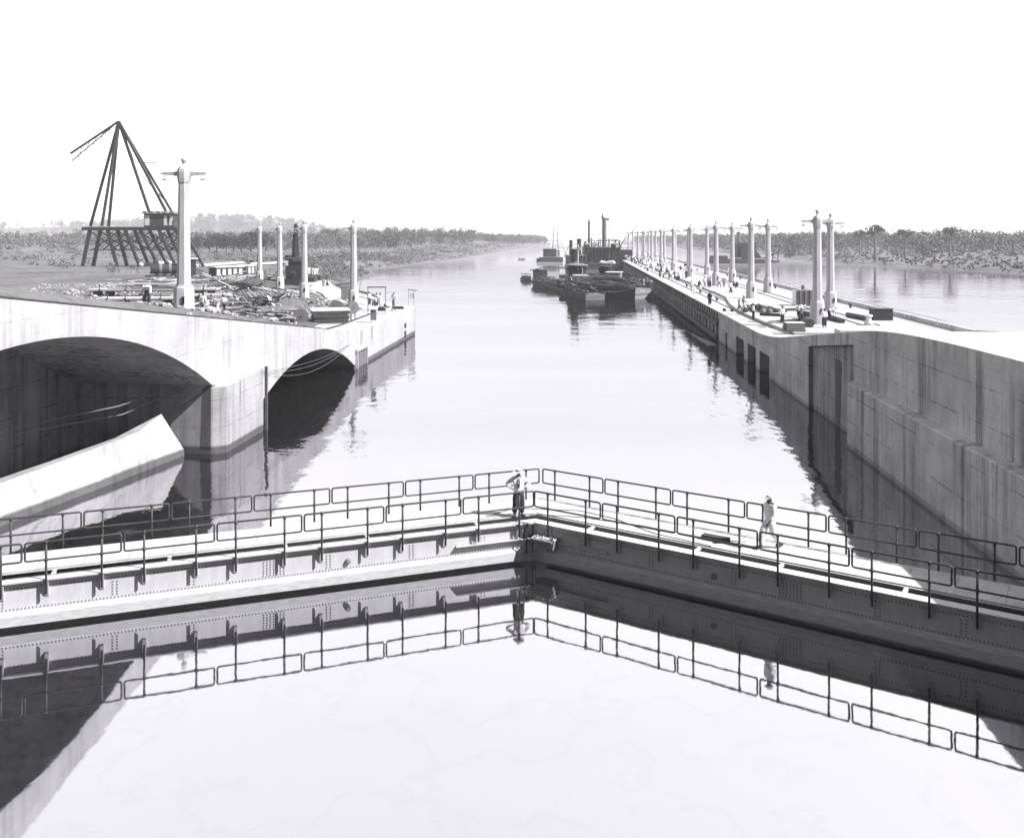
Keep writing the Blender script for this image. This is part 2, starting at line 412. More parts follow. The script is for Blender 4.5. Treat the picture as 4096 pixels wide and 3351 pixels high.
mi.quad(fr(XL(15), 15, -3, DEP, INL), fr(XL(83), 83, -3, DEP, INL), fr(XL(83), 83, 4.0, DEP, INL), fr(XL(15), 15, 9.0, DEP, INL))
mb.build("arched_face", M_conc_sun, lw); mi.build("vault", M_conc_dark, lw)
# top: raised band along the edge, then the lower deck behind it
mb = MB(); mt = MB(); prev = None
Y = 15.0
while Y < 110.01:
    w = 0.55 + 2.3 * sm(70, 83, Y); x = XL(Y); z = ZL(Y)
    row = [(x, Y, z), fr(x, Y, z, w, INL), fr(x, Y, z - 0.32, w + 0.02, INL), fr(x, Y, z - 0.32, 12.0, INL)]
    if prev:
        for k in range(3): mb.quad(prev[k], prev[k + 1], row[k + 1], row[k])
    prev = row; Y += 0.95
mb.build("deck", M_conc_deck, lw)
mb = MB(); prev = None; Y = 15.0
while Y < 100.01:
    p = Vector(fr(XL(Y), Y, ZL(Y) + 0.04, 0.57 + 2.3 * sm(70, 83, Y), INL))
    if prev is not None: mb.beam(prev, p, 0.12, 0.18)
    prev = p; Y += 1.7
mb.build("step_shadow_line", M_iron, lw)  # black line along the step, standing in for its shadow
# closing end of the wall and the flared wing beyond it
mb = MB()
wp = [(XL(110), 110)] + [(x, y) for y, x in WING[1:]] + [(-52, 205), (-47, 190), (-38, 150), (-30, 128), (XL(110) - 12, 110.8)]
mb.prism(list(reversed(wp)), -3.0, ZD - 0.32)
mb.build("wing_wall", M_conc_sun, lw)
mb = MB(); mb.prism([(XL(110) - 3, 110.02), (XL(110), 110.02), (XL(110) - 1.2, 112), (XL(110) - 4, 112)], -3, ZD); mb.build("end_wall", M_conc_sun, lw)
# pier between the arches, standing a little proud of the wall
mb = MB()
pl = [(-18.95, 49.3), (-16.55, 49.0), (-15.8, 49.45), (-15.35, 55.0), (XL(55) - 0.3, 55.2), (XL(50) - 1.5, 51.2)]
mb.prism(pl, -3, [2.15, 3.72, 3.72, 3.9, 3.9, 3.8]); mb.build("pier", concrete("concrete_pier", 0.44, streak=0.5, line=0.45, tide=0.42, mott=0.3), lw, bevel=0.05)
mb = MB(); a, b = Vector((-18.95, 49.3, 0)), Vector((-16.55, 49.0, 0)); d_ = (b - a).normalized(); n_ = Vector((d_.y, -d_.x, 0)) * 0.012
mb.quad(*[tuple(b - d_ * u + n_ + Vector((0, 0, z))) for u, z in ((0.62, 0.3), (0.03, 0.3), (0.03, 3.66), (0.5, 3.66))]); mb.build("stain", concrete("run_off_stain", 0.16, streak=0.8, line=0.4, tide=0.42, mott=0.5), lw)
mb = MB()                                                        # sloped buttress under the first arch
mb.add([(-18.95, 49.35, -3), (-20.2, 52.0, -3), (-17.2, 52.0, -3), (-18.95, 49.35, 2.2), (-20.2, 52.0, 2.0), (-17.3, 51.6, 4.7), (-16.75, 49.3, 4.3)],
       [(0, 1, 4, 3), (1, 2, 5, 4), (3, 4, 5, 6), (0, 3, 6, 2), (2, 6, 5)])
mb.build("buttress", M_conc_sun, lw)
mb = MB(); mb.beam((-15.22, 55.12, -2), (-15.22, 55.12, 3.95), 0.15, 0.2); mb.build("edge_strip", M_wood_dark, lw)  # dark upright strip at the far edge of the pier
mb = MB()                                                        # pale sloping apron at the foot of the pier
mb.add([(-17.9, 48.7, -0.5), (-18.9, 45.1, -0.5), (-19.6, 42.3, -0.5), (-21.6, 35, -0.5), (-17.95, 48.7, 0.34), (-18.95, 45.1, 0.34), (-19.65, 42.3, 0.34), (-21.7, 35.0, 0.34),
        (-18.8, 47.7, 2.49), (-19.1, 45.5, 2.02), (-20.3, 42.0, 1.75), (-22.6, 35.0, 1.4), (-19.4, 48.3, 2.0), (-20.3, 45.5, 1.7), (-21.8, 42.0, 1.4), (-24.5, 35.0, 1.0), (-19.2, 48.8, -0.5), (-24.5, 35, -.5)],
       [(0, 1, 5, 4), (1, 2, 6, 5), (2, 3, 7, 6), (4, 5, 9, 8), (5, 6, 10, 9), (6, 7, 11, 10), (8, 9, 13, 12), (9, 10, 14, 13), (10, 11, 15, 14), (4, 8, 12, 16, 0), (3, 17, 15, 11, 7)])
mb.build("apron", M_conc_sun, lw)
mb = MB(); mb.box((-20.55, 52.6, 2.0), (0.62, 0.62, 8.4)); mb.build("column", M_conc_dark, lw)
# framed niche beyond the second arch
mb = MB(); y0, y1, zt = NICHE
def onw(Y, z, out): p = Vector((XL(Y), Y, z)) - INL * out; return (p.x, p.y, z)
for a, b in (((y0, -0.5), (y0, zt)), ((y1, -0.5), (y1, zt)), ((y0 - 0.2, zt), (y1 + 0.2, zt))):
    mb.beam(onw(a[0], a[1], 0.06), onw(b[0], b[1], 0.06), 0.34, 0.24)
fr_o = mb.build("niche_frame", M_conc_deck, lw)
mb = MB(); mb.quad(onw(y0 + 0.17, -0.5, 0.012), onw(y1 - 0.17, -0.5, 0.012), onw(y1 - 0.17, zt - 0.17, 0.012), onw(y0 + 0.17, zt - 0.17, 0.012))
for k in range(1, 5): yy = y0 + (y1 - y0) * k / 5; mb.beam(onw(yy, -0.5, 0.03), onw(yy, zt - 0.2, 0.03), 0.06, 0.12)
mb.build("niche_panel", M_grey, lw)
mb = MB()
for yy in (82.7, 87.0): mb.add([onw(yy - 0.35, 1.9, 0.012), onw(yy + 0.35, 1.9, 0.012), onw(yy + 0.5, 3.25, 0.012), onw(yy - 0.3, 3.25, 0.012)], [(0, 1, 2, 3)])
mb.build("rubbing_strip", mat("worn_concrete", 0.30, var=0.45, scale=3), lw)
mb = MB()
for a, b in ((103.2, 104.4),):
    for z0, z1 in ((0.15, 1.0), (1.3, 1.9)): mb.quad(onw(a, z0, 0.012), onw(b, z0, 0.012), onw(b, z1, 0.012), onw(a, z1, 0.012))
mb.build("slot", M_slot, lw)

# ------------------------------------------------------------------ centre wall on the right
cw = thing("centre_wall", "long stained concrete approach wall carrying two rows of lamp posts on the right", "lock wall", (XR(110), 110, 0))
def onr(Y, z, out): p = Vector((XR(Y), Y, z)) - INR * out; return (p.x, p.y, z)
REC = (52.2, 62.4); OPEN = [(75.1, 79.2, 1.85), (80.9, 84.8, 1.85), (86.7, 90.8, 1.85), (96.2, 97.6, 1.5)]
def faceo(Y): return -0.28 if REC[0] < Y < REC[1] else 0.0
Ys = sorted(set([15 + 2.0 * k for k in range(44)] + [REC[0], REC[0] + 0.01, REC[1], REC[1] - 0.01] + [a for o in OPEN for a in o[:2]] + [102.0]))
mb = MB(); mr = MB()
for y0, y1 in zip(Ys, Ys[1:]):
    ym = (y0 + y1) / 2; o0, o1 = faceo(y0), faceo(y1); zb = -3.0
    t0, t1 = ZR(y0), ZR(y1)
    if faceo(ym) < -0.1: t0, t1 = t0 - 0.75, t1 - 0.75
    op = [o for o in OPEN if o[0] - 1e-3 < ym < o[1] + 1e-3]
    if op: zb = op[0][2]
    if y1 - y0 < 0.02: t0 = t1 = min(t0, t1)
    (mr if faceo(ym) < -0.1 else mb).quad(onr(y0, zb, o0), onr(y1, zb, o1), onr(y1, t1, o1), onr(y0, t0, o0))
    if op:
        mb.quad(onr(y0, zb, 0), onr(y1, zb, 0), onr(y1, zb, -2.5), onr(y0, zb, -2.5))
        mb.quad(onr(y0, -3, -2.5), onr(y1, -3, -2.5), onr(y1, zb, -2.5), onr(y0, zb, -2.5))
for a, b, zt in OPEN:
    for yy in (a, b): mb.quad(onr(yy, -3, 0), onr(yy, zt, 0), onr(yy, zt, -2.5), onr(yy, -3, -2.5))
# coping over the recess
ya, yb = REC
mb.quad(onr(ya, ZR(ya) - 0.75, 0), onr(yb, ZR(yb) - 0.75, 0), onr(yb, ZR(yb) - 0.75, -1.0), onr(ya, ZR(ya) - 0.75, -1.0))
mb.quad(onr(ya, ZR(ya) - 0.75, 0), onr(yb, ZR(yb) - 0.75, 0), onr(yb, ZR(yb), 0), onr(ya, ZR(ya), 0))
# beyond Y 102 the wall stands on a recessed pile wall
mb.quad(onr(102, -3, -0.9), onr(430, -3, -0.9), onr(430, ZD, -0.9), onr(102, ZD, -0.9))
mb.quad(onr(102, -3, 0), onr(102, ZD, 0), onr(102, ZD, -0.9), onr(102, -3, -0.9))
mb.quad(onr(102, ZD - 0.75, 0), onr(430, ZD - 0.75, 0), onr(430, ZD, 0), onr(102, ZD, 0))
mb.quad(onr(102, ZD - 0.75, 0), onr(430, ZD - 0.75, 0), onr(430, ZD - 0.75, -0.95), onr(102, ZD - 0.75, -0.95))
mb.quad(onr(430, -3, 0), onr(430, ZD, 0), onr(430, ZD, -20), onr(430, -3, -20))
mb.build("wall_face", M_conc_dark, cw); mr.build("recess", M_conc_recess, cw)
W2 = 19.6
mb = MB(); prev = None; Y = 15.0
while Y < 431:
    z = ZR(Y); row = [onr(Y, z, 0), onr(Y, z, -W2), onr(Y, -3, -W2)]
    if prev:
        for k in range(2): mb.quad(prev[k], prev[k + 1], row[k + 1], row[k])
    prev = row; Y += 1.6 if Y < 90 else 20
    if prev and Y > 430 and Y < 449: Y = 430.0 if prev[0][1] < 429.9 else 500
mb.build("deck", M_conc_deck, cw)
mb = MB()                                                        # timber wales and ribs along the far part
for k in range(110):
    yy = 103.5 + 2.9 * k
    mb.beam(onr(yy, 0.0, -0.45), onr(yy, ZD - 0.75, -0.45), 0.32, 0.5)
mb.build("pile", M_conc_dark, cw)
mb = MB()
for z, o, h in ((1.95, 0.12, 0.32), (0.45, 0.22, 0.30)): mb.beam(onr(102.2, z, o), onr(428, z, o), 0.35, h)
for k in range(160): yy = 103 + 2.0 * k; mb.box(onr(yy, ZD - 0.40, 0.05), (0.16, 0.55, 0.66), rz=-math.atan(AXS))
mb.build("wale", M_wood_dark, cw)
mb = MB()                                                        # pier that answers the one across the chamber
q = [onr(15, 0, 0.75), onr(51.0, 0, 0.75), onr(51.9, 0, 0.0), onr(51.9, 0, -0.6), onr(15, 0, -0.6)]
mb.prism([(p[0], p[1]) for p in reversed(q)], -3, 3.62); mb.build("pier", M_conc_dark, cw, bevel=0.05)
mb = MB(); mb.beam(onr(52.0, -2, -0.05), onr(52.0, 3.6, -0.05), 0.18, 0.3); mb.build("edge_strip", M_conc_recess, cw)
mb = MB(); yy = 56.4; mb.quad(onr(yy - .45, -1, -0.262), onr(yy + .45, -1, -0.262), onr(yy + .5, 4.2, -0.262), onr(yy - .9, 4.2, -0.262)); mb.build("stain", concrete("wall_stain", 0.13, streak=0.6, line=0.3, tide=0, mott=0.5), cw)
# raised inner slab: its side towards the lock lies in shade
CURB = [(2650, 1090), (2716, 1118), (2759, 1135), (2811, 1156.7), (2860, 1175), (2903, 1195.6), (2917.6, 1221.5), (2946, 1244.6), (2989.6, 1267.6), (3047, 1293.5), (3110, 1318), (3178, 1344)]
cp = [P(x, y, ZD) for x, y in CURB]; far = Vector(onr(428, ZD, -3.9))
ZS = ZD + 0.30
outer = [far] + cp
mb = MB(); n = len(outer)
def rside(p): d = Vector(onr(p.y, 0, -15.8)); return d
for a, b in zip(outer, outer[1:]):
    mb.quad((a.x, a.y, ZS), (b.x, b.y, ZS), tuple(rside(b).xy) + (ZS,), tuple(rside(a).xy) + (ZS,))
    mb.quad((a.x, a.y, ZD - 0.1), (b.x, b.y, ZD - 0.1), (b.x, b.y, ZS), (a.x, a.y, ZS))
    ra, rb = rside(a), rside(b); mb.quad((ra.x, ra.y, ZD - 0.1), (rb.x, rb.y, ZD - 0.1), (rb.x, rb.y, ZS), (ra.x, ra.y, ZS))
a = outer[-1]; ra = rside(a); mb.quad((a.x, a.y, ZD - 0.1), (ra.x, ra.y, ZD - 0.1), (ra.x, ra.y, ZS), (a.x, a.y, ZS))
mb.build("raised_slab", M_conc_deck, cw)
mb = MB()
mb.beam(onr(70, ZR(70) + 0.2, -18.4), onr(79, ZD + 0.22, -18.4), 0.3, 0.5); mb.beam(onr(79, ZD + 0.22, -18.4), onr(429, ZD + 0.22, -18.4), 0.3, 0.5)
mb.build("far_curb", M_conc_dark, cw)
mb = MB()
for k in range(4):
    yy = 74.5 + 5.2 * k; mb.box(onr(yy, ZD + 0.004, -1.4), (0.7, 1.6, 0.012), rz=-math.atan(AXS))
mb.build("hatch", M_grey, cw)
for o, lab in ((-2.1, "thin steel rail laid along the channel edge of the right hand wall"), (-10.5, "thin steel rail laid between the two lamp post rows on the right hand wall")):
    z = ZD + 0.03 if o > -3 else ZS + 0.03
    mb = MB(); mb.beam(onr(84, z, o), onr(420, z, o), 0.1, 0.08); r = thing("rail_track", lab, "rail", onr(84, z, o)); mb.build("rail", M_iron, r)
    mb = MB(); mb.beam(onr(84, z, o - 1.5), onr(420, z, o - 1.5), 0.1, 0.08); mb.build("rail", M_iron, r)

# ------------------------------------------------------------------ the guard gates
APX = Vector((0.84, 33.03, 0)); TN = math.tan(R(26.15))
class Leaf:
    def __init__(s, u, n): s.u = Vector((u[0], u[1], 0)).normalized(); s.n = Vector((n[0], n[1], 0)).normalized()
    def p(s, a, n, z): q = APX + s.u * a + s.n * n; return (q.x, q.y, z)
    def slab(s, mb, n0, n1, z0, z1, a0=0.0, a1=19.9, mitre=True):
        m = TN if mitre else 0
        q = [s.p(a0 - n0 * m, n0, 0), s.p(a1, n0, 0), s.p(a1, n1, 0), s.p(a0 - n1 * m, n1, 0)]
        v = [(x, y, z0) for x, y, _ in q] + [(x, y, z1) for x, y, _ in q]
        return mb.hexa(v)
    def s_of(s, x, n):
        k = (x - CX) / F; o = APX + s.n * n; return (k * o.y - o.x) / (s.u.x - k * s.u.y)
LL = Leaf((-0.9415, -0.3371), (-0.3371, 0.9415)); RL = Leaf((0.8425, -0.5388), (0.5388, 0.8425))
def rounded_loop(L, n, a0, a1, z0, z1, r=0.06):
    pts = []
    for ca, cz, t0 in ((a1 - r, z1 - r, 0), (a0 + r, z1 - r, 90), (a0 + r, z0 + r, 180), (a1 - r, z0 + r, 270)):
        for t in (0, 45, 90): th = R(t0 + t); pts.append(L.p(ca + r * math.cos(th), n, cz + r * math.sin(th)))
    return pts + pts[:2]
def rivet(mb, L, a, z, n=0.0, r=0.03):
    c = [L.p(a + r * math.cos(k * 1.0472), n - 0.002, z + r * math.sin(k * 1.0472)) for k in range(6)]
    t = [L.p(a + r * .55 * math.cos(k * 1.0472), n - 0.022, z + r * .55 * math.sin(k * 1.0472)) for k in range(6)]
    mb.add(c + t, [(k, (k + 1) % 6, 6 + (k + 1) % 6, 6 + k) for k in range(6)] + [tuple(range(6, 12))])
def make_gate(L, label, lit, near_posts, far_posts, ledge):
    t = thing("lock_gate", label, "lock gate", L.p(9.5, 1.0, 0))
    mb = MB(); L.slab(mb, 0, 0.20, -2.0, 1.40); mb.build("gate_body", M_steel, t)
    mb = MB(); L.slab(mb, 0.20, 2.0, -2.0, 1.0); mb.build("inner_floor", M_iron, t)
    mb = MB(); L.slab(mb, -0.16, 0.24, 1.405, 1.45); mb.build("flange", M_steel, t)
    mb = MB(); L.slab(mb, 0.82, 2.55, 1.43, 1.47, mitre=True); L.slab(mb, 0.66, 0.71, 1.435, 1.46); mb.build("walkway", M_conc_deck if False else mat("bleached_planks", 0.50, var=0.22, scale=1.3, stretch=(1, 1, 1), fine=0.15), t)
    mb = MB()                                                    # plank joints across the walkway
    a = 0.4
    while a < 19.5: mb.hexa([L.p(x, y, z) for z in (1.4695, 1.473) for x, y in ((a, 0.84), (a + 0.015, 0.84), (a + 0.015, 2.5), (a, 2.5))]); a += 1.35
    mb.build("joint", M_grey, t)
    for a in (2.05, 6.1, 8.9, 12.6, 16.0): mb = MB(); L.slab(mb, 0.24, 0.66, 1.38, 1.44, a, a + 0.12, mitre=False); mb.build("spacer", M_steel, t)
    mb = MB(); z = [(0.0, 0.52), (-0.20, 0.43), (-0.20, 0.13), (0.0, 0.13)]
    a0, a1 = 0.55, 19.9
    v = [L.p(a0, n, h) for n, h in z] + [L.p(a1, n, h) for n, h in z]
    mb.add(v, [(0, 1, 5, 4), (1, 2, 6, 5), (2, 3, 7, 6), (0, 3, 2, 1), (4, 5, 6, 7)]); mb.build("wale", mat("wale_timber_" + ("lit" if lit else "far"), 0.58 if lit else 0.40, var=0.22, scale=3, stretch=(1, 1, 9), fine=0.1) if False else M_wale, t)
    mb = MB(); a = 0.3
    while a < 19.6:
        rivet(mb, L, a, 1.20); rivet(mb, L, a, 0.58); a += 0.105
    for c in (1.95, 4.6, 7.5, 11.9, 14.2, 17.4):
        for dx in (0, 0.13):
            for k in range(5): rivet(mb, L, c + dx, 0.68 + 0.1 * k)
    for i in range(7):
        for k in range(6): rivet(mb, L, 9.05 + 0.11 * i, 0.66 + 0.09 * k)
    mb.build("rivet_rows", M_rivet_shadow, t)
    if ledge:
        mb = MB(); L.slab(mb, -0.17, 0.0, 0.86, 0.885, 0.25, 3.05, mitre=False); L.slab(mb, -0.02, 0.0, 0.73, 0.86, 0.25, 3.05, mitre=False)
        a = 0.3
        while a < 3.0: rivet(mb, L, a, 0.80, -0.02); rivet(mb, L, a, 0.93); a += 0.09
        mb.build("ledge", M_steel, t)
    mb = MB(); mb.lathe([(0.10, 0), (0.10, 0.05), (0.06, 0.09)], 10); M4 = Matrix.Identity(4)
    c = Vector(L.p(6.9, -0.02, 0.82)); mb.v = [tuple(c + L.u * p[0] + Vector((0, 0, p[1])) - L.n * p[2]) for p in mb.v]
    mb.build("valve_boss", M_steel_grey, t)
    for n, a00, posts, zp, br in ((-0.20, 0.12, near_posts, 1.0, True), (2.66, -1.22, far_posts, 1.15, False)):
        for k in range(7 if br else 8):
            a0 = a00 + 2.79 * k; a1 = a0 + 2.70
            mb = MB(); mb.tube(rounded_loop(L, n, a0, a1, 2.06, 2.62), 0.031, 8, caps=False); rl = mb.build("railing", M_pipe, t, smooth=True)
            for a in (a0 + 0.56, a1 - 0.58):
                if a > 19.9: continue
                mb = MB(); mb.tube([L.p(a, n, zp), L.p(a, n, 2.62)], 0.036, 8)
                for z in (2.06, 2.60): mb.lathe([(0.05, -0.05), (0.058, 0), (0.05, 0.05)], 8, L.p(a, n, z))
                mb.build("post", M_pipe, rl, smooth=True)
                if br:
                    mb = MB(); b0, b1 = a - 0.055, a + 0.055
                    v = [L.p(b0, 0, 0.90), L.p(b1, 0, 0.90), L.p(b1, 0, 1.36), L.p(b0, 0, 1.36), L.p(b0, -0.03, 0.90), L.p(b1, -0.03, 0.90), L.p(b1, -0.17, 1.36), L.p(b0, -0.17, 1.36)]
                    mb.add(v, [(4, 5, 6, 7), (0, 4, 7, 3), (1, 2, 6, 5), (0, 1, 5, 4), (3, 7, 6, 2)])
                    for z in (1.0, 1.15, 1.28): rivet(mb, L, a + 0.10, z)
                    mb.build("bracket", M_steel, rl)
    return t
M_rivet_shadow = mat("rivet_heads_shadow_tone", 0.22, rough=.5, var=.2)  # darker than the plate: the rivets' small shadows put into their colour
M_wale = mat("wale_timber", 0.60, var=0.25, scale=2.5, stretch=(1, 1, 8), fine=0.1)
gl_ = make_gate(LL, "sunlit left leaf of the mitre gates, pale riveted plate under pipe railings", True, None, None, True)
gr_ = make_gate(RL, "shaded right leaf of the mitre gates, its near side dark under the pipe railings", False, None, None, True)
# black strips at the joint: the mitre's dark shadows put into the colour
mb = MB()
for n0, n1, z0, z1, a0, a1 in ((-0.05, 0.0, 0.3, 1.40, 0.02, 0.10), (-0.05, 0.0, 0.3, 1.40, 0.30, 0.36), (-0.12, -0.02, 0.88, 0.95, 0.0, 0.45)): LL.slab(mb, n0, n1, z0, z1, a0, a1, mitre=False)
mb.beam(LL.p(0.5, -0.04, 0.8), LL.p(0.3, -0.04, 1.38), 0.05, 0.05)
mb.build("mitre_strip", M_iron, gl_)
mb = MB()
L = RL
v = [L.p(0.18, -0.05, 0.62), L.p(1.02, -0.05, 0.62), L.p(1.02, -0.45, 0.66), L.p(0.30, -0.45, 0.66), L.p(0.12, -0.05, 1.02), L.p(1.06, -0.05, 1.02), L.p(1.06, -0.60, 1.00), L.p(0.22, -0.60, 1.00)]
mb.hexa(v); mb.build("guide_box", M_steel_grey, gr_, bevel=0.01)
mb = MB(); mb.hexa([L.p(a, n, z) for z in (1.0, 1.03) for a, n in ((0.1, 0), (1.08, 0), (1.08, -0.63), (0.2, -0.63))])
for a in (0.38, 0.62): mb.tube([L.p(a, -0.5, 1.03), L.p(a, -0.5, 1.12), L.p(a + 0.06, -0.5, 1.14)], 0.025, 6)
mb.box(L.p(1.0, -0.5, 1.08), (0.14, 0.14, 0.10)); mb.build("guide_plate", M_steel, gr_)
mb = MB(); L.slab(mb, -0.08, 0, 0.3, 1.45, 0.0, 0.07, mitre=False); mb.build("mitre_strip", M_steel, gr_)

# things lying on the gates
mb = MB(); c = RL.p(6.35, 1.55, 1.47); z = 1.472
mb.hexa([RL.p(a, n, h) for h in (z, z + 0.16) for a, n in ((5.95, 1.35), (6.7, 1.35), (6.9, 1.62), (6.0, 1.62))])
tag(mb.build("hatch_box", M_iron), "small dark box lying on the shaded right gate leaf's walkway", "box")
for k, pts in enumerate((((1.2, 1.2), (0.2, 1.6), (-0.9, 1.9), (-2.4, 1.75), (-4.4, 1.0), (-6.5, .85)), ((1.6, 1.0), (0.4, 0.95), (-1.2, 1.2), (-3.6, 1.55), (-9.0, 1.5)))):
    q = [Vector((LL if a > 0 else RL).p(abs(a), n, 1.488)) for a, n in pts]
    mb = MB(); mb.tube(q, 0.016, 5); tag(mb.build("cable", M_grey, smooth=True), ("thin cable curving across the gate joint behind the standing man", "longer thin cable lying along the right gate leaf's walkway")[k], "cable")

# ------------------------------------------------------------------ lamp posts
HP = 9.8
def make_post(label, group, loc):
    t = thing("lamp_post", label, "lamp post", loc, 0.0, group)
    def lath(prof, n=8, rot=R(22.5)): m = MB(); m.lathe(prof, n, rot=rot); return m
    pd = lath([(0.70, 0), (0.66, 1.85), (0.64, 2.05), (0.50, 2.25), (0.48, 2.25)]).build("pedestal", M_conc_post, t, world=False)
    m = MB(); m.box((0.18, -0.635, 1.25), (0.17, 0.10, 0.50)); m.build("opening", M_slot, pd, world=False)
    lath([(0.47, 2.2), (0.44, 3.2), (0.36, HP - 0.7), (0.36, HP - 0.5)]).build("shaft", M_conc_post, t, world=False)
    hb = lath([(0.40, HP - 0.6), (0.44, HP - 0.3), (0.46, HP + 0.1), (0.42, HP + 0.3), (0.30, HP + 0.48), (0.12, HP + 0.62), (0.10, HP + 0.75)]).build("hub", M_conc_post, t, world=False)
    m = MB(); m.lathe([(0.05, -0.21), (0.15, -0.15), (0.21, 0), (0.15, 0.15), (0.03, 0.22)], 10, (0, 0, HP + 0.93)); m.build("finial", M_conc_post, t, smooth=True, world=False)
    for s in (-1, 1):
        m = MB(); m.hexa([(s * 0.3, -0.10, HP - 0.18), (s * 1.55, -0.06, HP - 0.06), (s * 1.55, 0.06, HP - 0.06), (s * 0.3, 0.10, HP - 0.18), (s * 0.3, -0.10, HP + 0.17), (s * 1.55, -0.06, HP + 0.09), (s * 1.55, 0.06, HP + 0.09), (s * 0.3, 0.10, HP + 0.17)])
        arm = m.build("cross_arm", M_conc_post, t, world=False)
        m = MB(); m.tube([(s * 1.3, 0, HP - 0.05), (s * 1.3, 0, HP - 0.3)], 0.03, 5); m.lathe([(0.24, -0.46), (0.20, -0.40), (0.06, -0.30)], 8, (s * 1.3, 0, HP)); m.build("lamp_shade", M_steel_grey, arm, world=False)
    return t
NUM = ["first", "second", "third", "fourth", "fifth", "sixth", "seventh", "eighth", "ninth", "tenth", "eleventh", "twelfth"]
lp0 = make_post("tall concrete lamp post at far left, largest of all and nearest the big crane", "lamp posts on the left wall", (0, 0, 0))
LPOS = [(735.5, 60.5), (1414.5, 110.5), (1217.5, 125), (1119, 142), (1038.7, 163)]
LLAB = [None, "stained left bank lamp post beside the dark grey cabinet, nearest the channel", "left bank lamp post hiding part of the black pile driver", "left bank lamp post just left of the black pile driver", "farthest left bank lamp post, left of the pile driver, by the dark trees"]
for k, (x, Y) in enumerate(LPOS):
    p = at(x, Y, 0); z = zl(p.x, p.y) - (0.5 if k == 0 else 0.1)
    if k == 0: lp0.location = (p.x, p.y, z)
    else: dup(lp0, (p.x, p.y, z), 0.0, LLAB[k], "lamp posts on the left wall")
for k in range(11):
    Y = (85, 120.5, 151, 185, 218, 250, 282, 314, 346, 378, 410)[k]; x = Y * AXS + (22.9 if k == 0 else 23.5)
    dup(lp0, (x, Y, ZS), 0.0, "%s lamp post from the near end in the row nearest the lock channel" % NUM[k], "lamp posts on the centre wall")
for k in range(10):
    Y = (99.6, 132.2, 162.7, 194.5, 227, 258, 290, 322, 354, 386)[k]; x = Y * AXS + 28.3
    dup(lp0, (x, Y, ZS), 0.0, "%s lamp post from the near end in the row farther from the lock channel" % NUM[k], "lamp posts on the centre wall")

# ------------------------------------------------------------------ vegetation
nrg = np.random.default_rng(11)
def leaves_mesh(name, cen, size, mat):
    """Many small leaf-sprays: one tilted quad per centre (cen n x 3, size n)."""
    n = len(cen); a = nrg.normal(size=(n, 3)); a /= np.linalg.norm(a, axis=1, keepdims=True)
    b = np.cross(a, nrg.normal(size=(n, 3))); b /= np.linalg.norm(b, axis=1, keepdims=True)
    s = size[:, None]; a = a * s; b = b * s * 0.7
    v = np.empty((n, 4, 3)); v[:, 0] = cen - a - b * .4; v[:, 1] = cen + b - a * .2; v[:, 2] = cen + a + b * .3; v[:, 3] = cen - b + a * .25
    me = bpy.data.meshes.new(name); me.vertices.add(4 * n); me.vertices.foreach_set("co", v.ravel().astype(np.float32))
    me.loops.add(4 * n); me.loops.foreach_set("vertex_index", np.arange(4 * n, dtype=np.int32))
    me.polygons.add(n); me.polygons.foreach_set("loop_start", np.arange(0, 4 * n, 4, dtype=np.int32))
    me.update(calc_edges=True); me.validate(); me.materials.append(mat); return me
def crown_pts(c, rx, rz, n, lumps=7, flat=1.0):
    """Leaf centres spread through a handful of uneven lumps."""
    L = []
    for k in range(lumps):
        th = nrg.uniform(0, 6.28); rr = rx * math.sqrt(nrg.uniform(0, 1)) * 0.75
        L.append((c[0] + rr * math.cos(th), c[1] + rr * math.sin(th), c[2] + nrg.uniform(-0.5, 0.6) * rz * flat, rx * nrg.uniform(0.3, 0.55)))
    idx = nrg.integers(0, lumps, n); L = np.array(L)[idx]
    d = nrg.normal(size=(n, 3)); d /= np.linalg.norm(d, axis=1, keepdims=True)
    r = L[:, 3] * nrg.uniform(0.35, 1.0, n) ** 0.6
    return L[:, :3] + d * r[:, None] * np.array([1, 1, min(1, 0.85 * rz / rx + .25)])
def stuff(name, cen, size, mat):
    o = bpy.data.objects.new(name, leaves_mesh(name, np.concatenate(cen), np.concatenate(size), mat)); link(o); return tag(o, kind='stuff')

def frust(X, Y, m=40): return abs(X) < Y * 0.60 + m
# scrub over the left bank
C = []; S = []; C2 = []; S2 = []
for _ in range(6500):
    Y = 205 * (900 / 205) ** nrg.uniform() if nrg.uniform() < .75 else nrg.uniform(200, 420)
    d = nrg.uniform(3, 40) if nrg.uniform() < .35 else nrg.uniform(10, 420)
    X = shoreL(Y) - d
    if not frust(X, Y, 10): continue
    if Y < 300 and X < -58 - (Y - 200) * .35 + 20 and nrg.uniform() < .8: continue
    cl = bump(X * 3, Y * 3)
    if cl < -0.25 + 0.6 * (nrg.uniform() - .5) and d > 20: continue
    h = nrg.uniform(0.35, 1.1) if d < 25 or nrg.uniform() < .6 else nrg.uniform(1.0, 2.6)
    n = int(12 + 12 * h); p = crown_pts((X, Y, zl(X, max(Y, 199)) + h * .35), h * 1.7, h * .6, n, 5)
    (C if nrg.uniform() < .5 else C2).append(p); (S if len(S) < len(C) else S2).append(nrg.uniform(.14, .34, n) * (0.7 + .3 * h))
stuff("scrub", C, S, M_scrub); stuff("scrub", C2, S2, M_leaf_pale)
